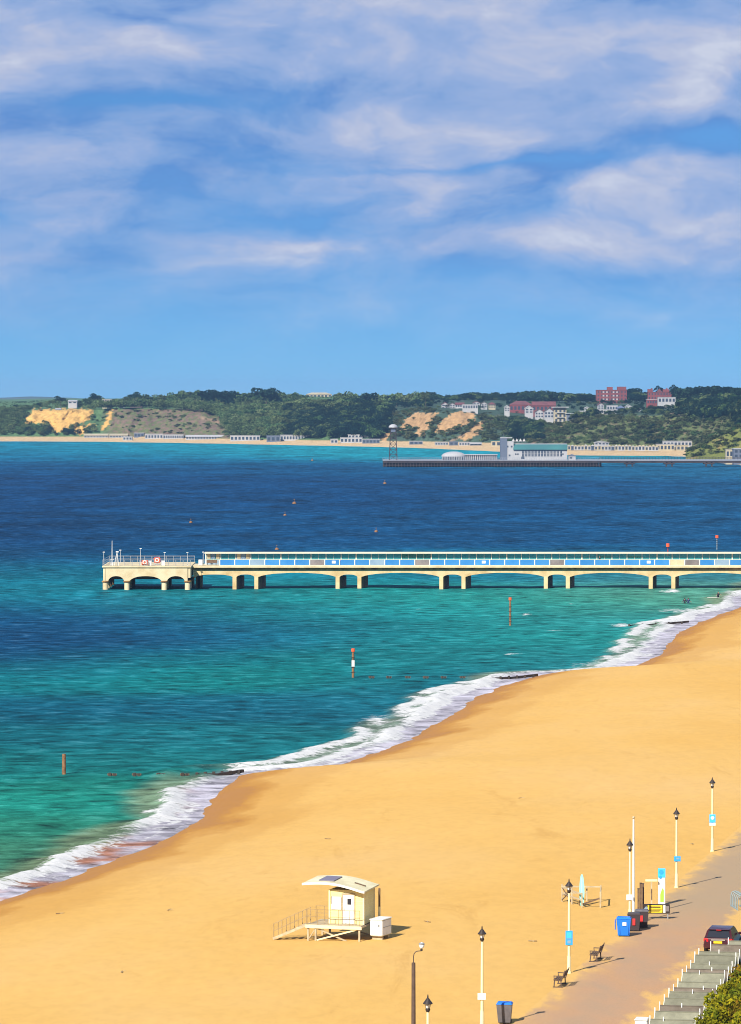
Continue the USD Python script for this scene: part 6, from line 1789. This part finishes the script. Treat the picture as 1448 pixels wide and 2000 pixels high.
obj('bridge_girder', MB().box(((A1 + B1) / 2, FD + 8.0, bz - 2.1), (B1 - A1, .6, 1.1)), M['pier_far'], fp)
m_ = MB().bar((A1, FD + 7.6, bz + .3), (B1, FD + 7.6, bz + .3), .16).bar((A1, FD + 7.6, bz - .3), (B1, FD + 7.6, bz - .3), .12)
for k in range(64):
    x_ = A1 + (B1 - A1) * k / 63
    m_.bar((x_, FD + 7.6, bz - .9), (x_, FD + 7.6, bz + .3), .14)
obj('bridge_railing', m_, M['pier_far'], fp, kind='stuff')
for px in (1232, 1310, 1388, 1466):
    for o in (-1.2, 1.2):
        obj('bridge_leg', MB().bar((q(px) + o * 1.5, FD + 8.2, -1.5), (q(px) + o, FD + 8.2, bz - 2.2), .8, 1.0), M['pier_far'], fp)
    obj('bridge_cap', MB().box((q(px), FD + 10, bz - 2.9), (5.4, 5, .7)), M['pier_far'], fp)
# tower at the pier end
tw = thing('zip_tower', 'dark lattice tower with a pale domed cap on the end of the far pier', 'tower', (q(768.5), FD + 8, dz))
hh = zf(836) - dz
for sx_, sy_ in ((-1, -1), (1, -1), (1, 1), (-1, 1)):
    obj('leg', MB().bar((sx_ * 2.0, sy_ * 2.0, 0), (sx_ * 1.3, sy_ * 1.3, hh), .42), M['pier_far'], tw)
for k in range(6):
    z0, z1 = hh * k / 6, hh * (k + 1) / 6
    s0, s1 = 2.0 - .7 * k / 6, 2.0 - .7 * (k + 1) / 6
    obj('brace', MB().bar((-s0, -s0, z0), (s1, -s1, z1), .22).bar((s0, -s0, z0), (-s1, -s1, z1), .22).bar((-s1, -s1, z1), (s1, -s1, z1), .25), M['pier_far'], tw)
obj('platform', MB().box((0, 0, hh), (4.4, 4.4, .5)), M['pier_far'], tw)
obj('cabin', MB().box((0, 0, hh - 1.3), (3.0, 3.0, 1.6)), M['far_grey'], tw)
obj('cap', MB().lathe([(2.3, hh + .2), (2.2, hh + .9), (1.6, hh + 1.5), (.7, hh + 1.9), (.05, hh + 2.0)], n=16), M['far_white'], tw, smooth=40)
# domed marquee
mq = thing('marquee', 'white domed pavilion on the far pier left of the theatre', 'pavilion', (q(887), FD + 9, dz))
mw = q(910) - q(862)
obj('dome', MB().add(*(lambda t: (t.vertices * (mw / 2, 5.5, 2.6) + (0, 0, 1.8), t.faces))(trimesh.creation.icosphere(3, 1).slice_plane((0, 0, 0), (0, 0, 1), cap=True))), M['far_white'], mq, smooth=50)
for k in range(14):
    obj('column', MB().box((-mw / 2 + mw * (k + .5) / 14, -5.2, .9), (.35, .35, 1.9)), M['far_white'], mq)
obj('inner_wall', MB().box((0, 0, .9), (mw * .9, 8, 1.8)), M['far_window'], mq)
# arcade between dome and theatre
ar_ = thing('arcade', 'low white arcade of posts between the dome and the theatre', 'arcade', (q(940), FD + 8, dz))
aw = q(975) - q(910)
obj('wall', MB().box((0, 3, 1.3), (aw, 6, 2.6)), M['far_grey'], ar_)
obj('roof', MB().box((0, 2.5, 2.75), (aw + .4, 8, .45)), M['far_white'], ar_)
for k in range(16):
    obj('post', MB().box((-aw / 2 + aw * (k + .5) / 16, -.8, 1.3), (.5, .3, 2.6)), M['far_white'], ar_)
kw = thing('kiosk', 'small white kiosk standing right of the pier theatre', 'kiosk', (q(1119), FD + 6, dz))
obj('wall', MB().box((0, 2, 1.1), (3.6, 4, 2.2)), M['far_white'], kw)
obj('roof', MB().hull([(s * 2.1, y_, 2.2) for s in (-1, 1) for y_ in (-.3, 4.3)] + [(0, 2, 3.1)]), M['far_grey'], kw)
obj('window', MB().box((-.6, -.03, 1.2), (1.2, .1, .9)), M['far_window'], kw)
# theatre
th_ = thing('theatre', 'white pier theatre with a square tower and a green roofed hall', 'theatre', (q(1057), FD + 6, dz))
tw_, hh_ = q(1110) - q(1005), zf(868) - dz
obj('hall', MB().box((0, 8, hh_ * .35), (tw_, 15, hh_ * .7)), M['far_white'], th_)
obj('roof', MB().prism([(-.4, hh_ * .66), (1.6, hh_), (14, hh_), (16, hh_ * .66)], (-tw_ / 2 - .2, 0, 0), Y, Z, X, tw_ + .4), M['teal_roof'], th_)
obj('ridge', MB().box((0, 8, hh_ + .1), (tw_ + .2, 12, .25)), M['far_white'], th_)
for k in range(13):
    xk = -tw_ / 2 + tw_ * (k + 3.0) / 17
    w_ = obj('window', MB().box((xk, .44, hh_ * .42), (tw_ / 17 * .62, .16, hh_ * .36)), M['far_window'], th_)
    obj('frame', MB().box((xk, .34, hh_ * .42), (.12, .08, hh_ * .36)).box((xk, .34, hh_ * .42), (tw_ / 17 * .62, .08, .12)), M['far_white'], w_)
for k in (-.46, -.42, .42):
    obj('small_window', MB().box((tw_ * k, .44, hh_ * .38), (.7, .16, .7)), M['far_window'], th_)
obj('door', MB().box((-tw_ * .33, .43, .9), (1.6, .18, 1.8)), M['far_window'], th_)
obj('terrace', MB().box((0, -1.2, .25), (tw_, 3, .5)), M['far_white'], th_)
tx0, tx1 = q(978) - q(1057), q(1005) - q(1057) - .1
ht = zf(862) - dz
obj('tower', MB().box(((tx0 + tx1) / 2 + .8, 5, ht / 2), (tx1 - tx0 - 1.6, 9, ht)), M['far_white'], th_)
ht2 = zf(856) - dz
obj('tower_shaft', MB().box((tx0 + 1.9, 4.6, ht2 / 2), (3.4, 8.6, ht2)), M['far_grey'], th_)
obj('tower_roof', MB().box((tx0 + 3.2, 4.6, ht2 + .2), (6.0, 9, .4)), M['far_white'], th_)
for x_, z_ in ((.55, .72), (.85, .72), (.45, .25), (.7, .25)):
    obj('small_window', MB().box((tx0 + (tx1 - tx0) * x_, .45, ht * z_), (.8, .16, .8)), M['far_window'], th_)
obj('flagstaff', MB().bar((tx0 + 2, 5, ht2), (tx0 + 2, 5, ht2 + 2.2), .15), M['far_grey'], th_)

# ------------------------------------------------------------------ the sea air
hz = MB().box((0, 6900, 36), (60000, 15200, 92))
usdkit.mesh(stage, '/World/haze', hz.mesh(), usdkit.material(stage, '/World/Looks/sea_air', {'v': ('principled_volume', {'color': (.38, .66, 1.0), 'density': 0.000045, 'anisotropy': 0.2})}, volume='v.volume'))
keys(stage.GetPrimAtPath('/World/haze'), 'thin blue sea haze over the bay', None, None, 'stuff')
